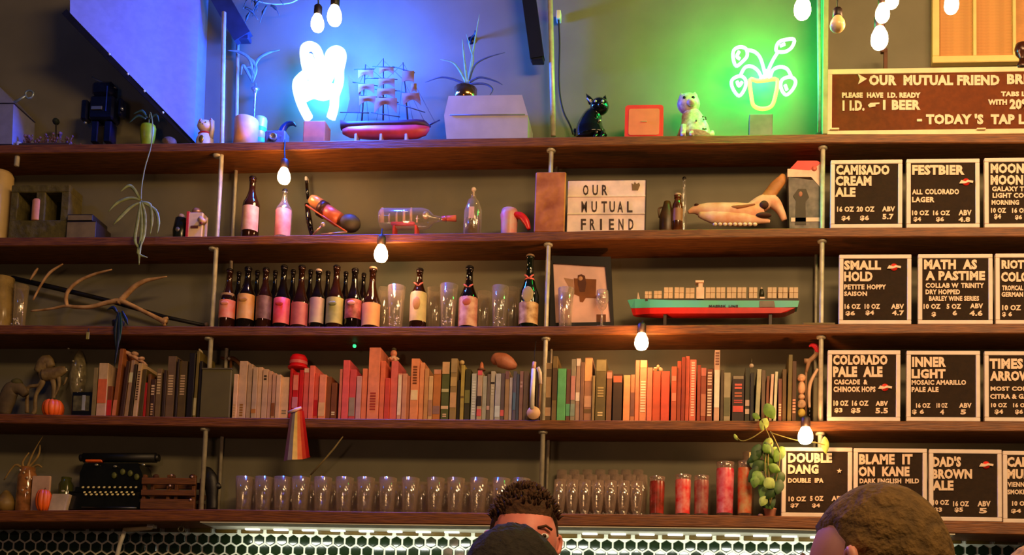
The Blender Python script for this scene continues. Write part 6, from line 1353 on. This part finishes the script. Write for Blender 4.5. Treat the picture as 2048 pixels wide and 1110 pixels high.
# pothos plant at the right end
T = Thing('potted_vine', 'green leafy vine in a small pinkish pot left of the DOUBLE DANG board', 'plant', 1540, .05, 5)
q3 = T.q
T.b(MB().lathe([(.016, 0), (.024, .004), (.028, .034), (.032, .04), (.026, .042), (.001, .036)], 16), 'pot', M((206, 140, 110), .5, 0, .1, 20))
gm = leafm((92, 134, 40)); gm2 = leafm((150, 176, 84)); gm3 = leafm((50, 82, 24))
def leaf(cx, cy, L_, W_, ang, mt, dy=-.085, tilt=.2):
    o = []; n = 7; a_ = math.radians(ang); m = MB(); vs = []
    for j in range(n):
        t_ = j / (n - 1); w_ = W_ * math.sin(PI * min(1, t_ * .92 + .06)) ** .8 * (1 - t_ * .25)
        for s_ in (-1, 0, 1):
            u = (t_ - .5) * L_; v = s_ * w_ / 2
            px = cx + u * math.cos(a_) - v * math.sin(a_); py = cy + u * math.sin(a_) + v * math.cos(a_)
            p = T.q(px, py, dy, False); p.y += (.006 if s_ else 0) + tilt * T.w(t_ * L_) * .3; vs.append(p)
    fs = []
    for j in range(n - 1):
        for k in range(2): fs.append((j * 3 + k, j * 3 + k + 1, j * 3 + 4 + k, j * 3 + 3 + k))
    m.add(vs, fs, True); m.add([v + Vector((0, .001, 0)) for v in vs], [f[::-1] for f in fs], True); T.b(m, 'leaf', mt)
vm = M((120, 110, 50), .6)
for pts in ([(1540, 1010), (1538, 960), (1536, 915), (1540, 880), (1530, 855), (1524, 840)], [(1527, 860), (1505, 875), (1484, 882), (1470, 872)], [(1540, 1010), (1552, 960), (1560, 910), (1550, 880), (1540, 862)], [(1540, 1000), (1530, 940), (1534, 900), (1545, 885)], [(1540, 865), (1590, 880), (1630, 885), (1650, 890)]):
    T.b(MB().tube(curve([q3(a_, b_, -.08, False) for a_, b_ in pts], 5), .0028, 6), 'vine', vm)
for a in ((1540, 822, 34, 28, 60, gm), (1528, 848, 26, 22, 110, gm2), (1513, 832, 18, 14, 30, gm), (1651, 890, 34, 18, 85, gm2), (1472, 874, 14, 8, 60, gm2), (1538, 888, 26, 20, 100, gm2)):
    leaf(*a)
rs = random.Random(11)
for k in range(34):
    y_ = 895 + 118 * (k / 34) + rs.uniform(-8, 8); sp = 12 + 18 * math.sin(PI * min(1, (k + 4) / 34))
    leaf(1533 + rs.uniform(-sp, sp), y_, rs.uniform(22, 36), rs.uniform(18, 28), rs.uniform(20, 160), (gm, gm3, gm3, gm, gm2)[k % 5], rs.uniform(-.095, -.045), rs.uniform(-.6, .6))
T = Thing('pebble', 'small pale pebble left of the vine pot', 'stone', 1521, .02, 5)
T.b(MB().ball((0, 0, .006), (.012, .008, .006), 9, 6), 'pebble', M((196, 150, 120), .6))

# pale bent pipe under the shelf, small ring hook
T = Thing('bent_white_pipe', 'pale bent pipe hanging under the left part of the lowest shelf', 'pipe', 280, .1, py=1052)
T.b(MB().tube([T.q(310, 1050, 0, False), T.q(302, 1056, 0, False), T.q(248, 1060, 0, False)], [.010, .010, .012], 8), 'arm', M((196, 176, 130), .5)); T.b(MB().tube([T.q(250, 1060, 0, False), T.q(240, 1088, 0, False), T.q(231, 1125, 0, False), T.q(226, 1160, 0, False)], .0105, 8), 'down_pipe', M((206, 200, 180), .4))
T.b(MB().box(T.q(298, 1050, 0, False).x, T.q(310, 1050, 0, False).x, -.02, .02, T.q(300, 1056, 0, False).z, T.q(300, 1045, 0, False).z), 'bracket', M((220, 210, 190), .4))
T = Thing('ring_hook', 'small metal ring hook under the lowest shelf left of the lit underside sheet', 'hook', 362, .1, py=1058)
T.b(MB().tube(loop([Vector((.014 * math.cos(k * PI / 4), 0, .014 * math.sin(k * PI / 4))) for k in range(8)], 2), .0035, 6, True), 'ring', M((170, 160, 120), .3, .7)); T.b(MB().tube([(0, 0, .014), (0, 0, .035)], .003, 6), 'shank', M((170, 160, 120), .3, .7))

# ================================================================ PEOPLE
def skin_mesh(nodes, edges, sub=2, root=0):
    me = bpy.data.meshes.new('sk'); me.from_pydata([n[0] for n in nodes], edges, []); o = bpy.data.objects.new('sk', me); C.objects.link(o)
    md = o.modifiers.new('s', 'SKIN'); md.use_smooth_shade = True
    for i, n in enumerate(nodes):
        sv = me.skin_vertices[0].data[i]; r_ = n[1]; sv.radius = (r_, r_) if not isinstance(r_, tuple) else r_; sv.use_root = (i == root)
    sm = o.modifiers.new('b', 'SUBSURF'); sm.levels = sub
    return o
def bake(o, extra=None, remesh=None):
    dg = bpy.context.evaluated_depsgraph_get(); dg.update(); ev = o.evaluated_get(dg); me = ev.to_mesh()
    v = [tuple(x.co) for x in me.vertices]; f = [tuple(p.vertices) for p in me.polygons]; ev.to_mesh_clear(); bpy.data.objects.remove(o); return v, f
def sphere_head(R, face=True, feats=True):
    """head looking towards -y, centre at origin, R = half height; returns MB"""
    m = MB(); seg, rings = 28, 20; vs = []
    for j in range(rings + 1):
        th = PI * j / rings
        for k in range(seg):
            a_ = 2 * PI * k / seg; x = math.sin(th) * math.cos(a_); y = math.sin(th) * math.sin(a_); z = math.cos(th)
            X = x * .70; Y = y * .84; Z = z
            if z < 0: X *= 1 - .30 * (-z) ** 1.3; Y = Y * (1 - .22 * (-z)) - .10 * (-z) * (1 if y < 0 else -.2)
            if y < 0:
                Y *= .97
                d_ = math.exp(-((x / .14) ** 2)); Y -= .17 * d_ * math.exp(-(((z + .12) / .15) ** 2)) + .04 * d_ * math.exp(-(((z + .45) / .08) ** 2))
                for s_ in (-1, 1): Y += .09 * math.exp(-(((x - s_ * .3) / .15) ** 2 + ((z - .04) / .10) ** 2))
                Y -= .04 * math.exp(-(((z - .18) / .07) ** 2)) * math.exp(-((x / .5) ** 2))
            vs.append((X * R, Y * R, Z * R))
    fs = [(j * seg + k, (j + 1) * seg + k, (j + 1) * seg + (k + 1) % seg, j * seg + (k + 1) % seg) for j in range(rings) for k in range(seg)]
    m.add(vs, fs, True)
    for s_ in (-1, 1):
        m.tube(loop([Vector((s_ * R * .70, R * .02, R * .12)), Vector((s_ * R * .80, R * .12, R * .16)), Vector((s_ * R * .82, R * .16, 0)), Vector((s_ * R * .76, R * .08, -R * .18)), Vector((s_ * R * .68, R * .0, -R * .16))], 3), R * .055, 7, True)
        m.ball((s_ * R * .72, R * .08, 0), (R * .06, R * .1, R * .18), 8, 6)
    return m
def person(label, px, ytop, D, wpx, rot, skin_rgb, hair_rgb, shirt_rgb, hairkind):
    """standing person; head top at pixel (px, ytop), D metres from the camera, heading rot (0 looks at camera side -y)"""
    Yp = CAM.y + D; top = P(px, ytop, Yp); H = top.z
    root = bpy.data.objects.new('person', None); C.objects.link(root); root.location = (top.x, Yp, 0); root.rotation_euler = (0, 0, rot)
    tag(root, label, 'person'); R = H / 15.0 * 1.04
    hc = Vector((0, -.01, H - R * 1.03)); s_ = H / 1.75
    N = []; E = []
    def nd(p, r_, par=None):
        N.append((tuple(p), r_ * s_ if not isinstance(r_, tuple) else (r_[0] * s_, r_[1] * s_)));
        if par is not None: E.append((par, len(N) - 1))
        return len(N) - 1
    z = lambda t_: H * t_
    pel = nd((0, 0, z(.53)), (.145, .11)); wa = nd((0, 0, z(.62)), (.125, .095), pel); ch = nd((0, .0, z(.74)), (.15, .11), wa); nb = nd((0, .01, z(.815)), (.075, .065), ch); nk = nd((0, 0, z(.87)), .056, nb); nd(tuple(hc), .06, nk)
    for sd in (-1, 1):
        sh = nd((sd * .15 * s_, .01, z(.80)), .062, ch); el = nd((sd * .22 * s_, .02, z(.63)), .043, sh); wr = nd((sd * .23 * s_, -.03, z(.49)), .028, el); pa_ = nd((sd * .235 * s_, -.045, z(.455)), (.036, .018), wr)
        for k, (dx, dy_, ln) in enumerate(((0, -.028, .068), (0, -.010, .078), (0, .009, .072), (0, .027, .056))):
            b_ = nd((sd * .236 * s_, -.045 + dy_, z(.43)), .0095, pa_); c_ = nd((sd * .234 * s_, -.05 + dy_, z(.43) - ln * .5), .0085, b_); nd((sd * .226 * s_, -.052 + dy_, z(.43) - ln), .007, c_)
        t1 = nd((sd * .228 * s_, -.085, z(.445)), .011, pa_); nd((sd * .222 * s_, -.1, z(.425)), .009, t1)
        hp = nd((sd * .095 * s_, 0, z(.49)), .095, pel); kn = nd((sd * .10 * s_, -.01, z(.28)), .058, hp); an_ = nd((sd * .105 * s_, .01, z(.055)), .038, kn); nd((sd * .11 * s_, -.14, .025), .035, an_)
    v, f = bake(skin_mesh(N, E, 1))
    m = MB(); m.add(v, f, True); hd = sphere_head(R); m.add([Vector(x) + hc for x in hd.v], hd.f, True)
    sk_ = M(skin_rgb, .5, 0, .06, 30)
    m.build('body', sk_, root)
    # eyes, mouth, brows
    for sd in (-1, 1):
        MB().ball(hc + Vector((sd * R * .3, -R * .70, R * .03)), (R * .11, R * .06, R * .07), 10, 7).build('eye', M((240, 235, 230), .2), root)
        MB().ball(hc + Vector((sd * R * .3, -R * .755, R * .03)), (R * .045, R * .02, R * .045), 8, 6).build('iris', M((50, 34, 20), .2), root)
        MB().tube([hc + Vector((sd * R * .15, -R * .80, R * .19)), hc + Vector((sd * R * .32, -R * .79, R * .24)), hc + Vector((sd * R * .46, -R * .7, R * .18))], R * .03, 6).build('eyebrow', M(hair_rgb, .8), root)
    MB().tube([hc + Vector((-R * .2, -R * .74, -R * .46)), hc + Vector((0, -R * .80, -R * .45)), hc + Vector((R * .2, -R * .74, -R * .46))], [R * .03, R * .05, R * .03], 8).build('lips', M((170, 84, 74), .5), root)
    # hair cap: shell over the upper/back head
    hm = M(hair_rgb, .85, 0, .3, 60, .8); m = MB(); seg, rings = 36, 22; vs = []; idx = {}; k_ = 0
    th_ = {'short': .035, 'dark': .08, 'tuft': .09}[hairkind]
    for j in range(rings + 1):
        t_ = PI * j / rings
        for k in range(seg):
            a_ = 2 * PI * k / seg; x = math.sin(t_) * math.cos(a_); y = math.sin(t_) * math.sin(a_); zz = math.cos(t_)
            X = x * .70; Y = y * .84; Z = zz
            if zz < 0: X *= 1 - .30 * (-zz) ** 1.3; Y = Y * (1 - .22 * (-zz))
            g_ = 1 + th_ + random.uniform(-.008, .008); top_ = .10 * max(0, zz) if hairkind == 'tuft' else 0
            # inside the hairline -> outside the skull, elsewhere tucked under the skin
            hl = (.42 if hairkind == 'tuft' else .5) if y < -.25 else (.50 - 1.5 * (y + .25) if y < .35 else -.55)
            if hairkind == 'short': hl -= .05
            inside = zz > hl or (y > .25 and zz > -.55)
            if not inside: g_ = .9
            vs.append(hc + Vector((X, Y, Z)) * R * g_ + Vector((0, 0, top_ * R)))
    fs = [(j * seg + k, (j + 1) * seg + k, (j + 1) * seg + (k + 1) % seg, j * seg + (k + 1) % seg) for j in range(rings) for k in range(seg)]
    m.add(vs, fs, True)
    if hairkind != 'short':
        for k in range(520 if hairkind == 'tuft' else 0):
            a_ = random.uniform(0, 2 * PI); t_ = random.uniform(0, 1.15 if hairkind == 'tuft' else 1.3); d_ = Vector((math.sin(t_) * math.cos(a_) * .72, math.sin(t_) * math.sin(a_) * .86, math.cos(t_)))
            if d_.y < -.45 and d_.z < .55: continue
            b_ = hc + d_ * R * (1 + th_) * .98 + Vector((0, 0, (.10 * R * max(0, d_.z)) if hairkind == 'tuft' else 0)); ln = R * (.16 if hairkind == 'tuft' else .09)
            e_ = b_ + (d_ + Vector((random.uniform(-.5, .5), random.uniform(-.4, .4), random.uniform(-.1, .4)))).normalized() * ln; m.tube([b_, b_.lerp(e_, .5) + Vector((0, 0, .004)), e_], [R * .034, R * .026, R * .005], 4)
    ho = m.build('hair', hm, root)
    if hairkind == 'dark':
        for v in ho.data.vertices: v.co = v.co + (v.co - hc).normalized() * R * .03 * math.sin(v.co.x * 210 + 3 * math.sin(v.co.z * 120)) * math.sin(v.co.y * 160)
    # clothes follow the body
    N2 = []; E2 = []
    def n2(p, r_, par=None):
        N2.append((tuple(p), (r_[0] * s_, r_[1] * s_) if isinstance(r_, tuple) else r_ * s_))
        if par is not None: E2.append((par, len(N2) - 1))
        return len(N2) - 1
    a0_ = n2((0, 0, z(.50)), (.165, .13)); a1_ = n2((0, 0, z(.62)), (.145, .112), a0_); a2_ = n2((0, 0, z(.745)), (.168, .125), a1_); n2((0, .01, z(.825)), (.085, .075), a2_)
    for sd in (-1, 1): b1 = n2((sd * .155 * s_, .01, z(.802)), .075, a2_); n2((sd * .205 * s_, .02, z(.69)), .062, b1)
    v, f = bake(skin_mesh(N2, E2, 1)); m = MB(); m.add(v, f, True); m.build('shirt', M(shirt_rgb, .8, 0, .12, 30, .1), root)
    N2.clear(); E2.clear(); a0_ = n2((0, 0, z(.535)), (.160, .125))
    for sd in (-1, 1): b1 = n2((sd * .098 * s_, 0, z(.48)), .11, a0_); b2 = n2((sd * .10 * s_, -.01, z(.28)), .072, b1); n2((sd * .105 * s_, .01, z(.055)), .056, b2)
    v, f = bake(skin_mesh(N2, E2, 1)); m = MB(); m.add(v, f, True); m.build('trousers', M((34, 38, 52), .8, 0, .1, 40, .1), root)
    for sd in (-1, 1): MB().tube([Vector((sd * .105 * s_, .05, .045)), Vector((sd * .108 * s_, -.05, .045)), Vector((sd * .112 * s_, -.15, .038)), Vector((sd * .113 * s_, -.2, .03))], [.042, .046, .044, .03], 10).build('shoe', M((30, 24, 20), .5), root)
    return root
R180 = PI
person('person with short buzzed brown hair seen from behind, before the lower right letter boards', 1772, 966, 1.33, 270, R180 + math.radians(52), (236, 160, 140), (112, 84, 36), (60, 60, 66), 'short')
person('person with dark hair seen from behind, low at the middle of the bottom edge', 1022, 1052, 1.80, 220, R180 - math.radians(35), (214, 110, 100), (28, 22, 10), (50, 40, 40), 'dark')
person('person with tousled brown hair facing the room behind the dark-haired head', 1050, 990, 3.0, 130, math.radians(18), (226, 136, 120), (72, 44, 16), (40, 40, 44), 'tuft')
person('person at the bottom right corner with only a pale head top showing', 2074, 1086, 2.3, 200, R180, (220, 170, 130), (196, 150, 108), (70, 60, 56), 'short')
# wide things on the slightly sagging boards are set level on their high side
for o in bpy.data.objects:
    if o.parent is None and o.name.split('.')[0] in ('two_hole_block', 'ship_in_a_bottle', 'container_ship_model', 'black_typewriter', 'animal_skull', 'cinema_lightbox', 'sailing_ship_model', 'pale_cabinet_box', 'small_wooden_crate'): o.location.z += .003
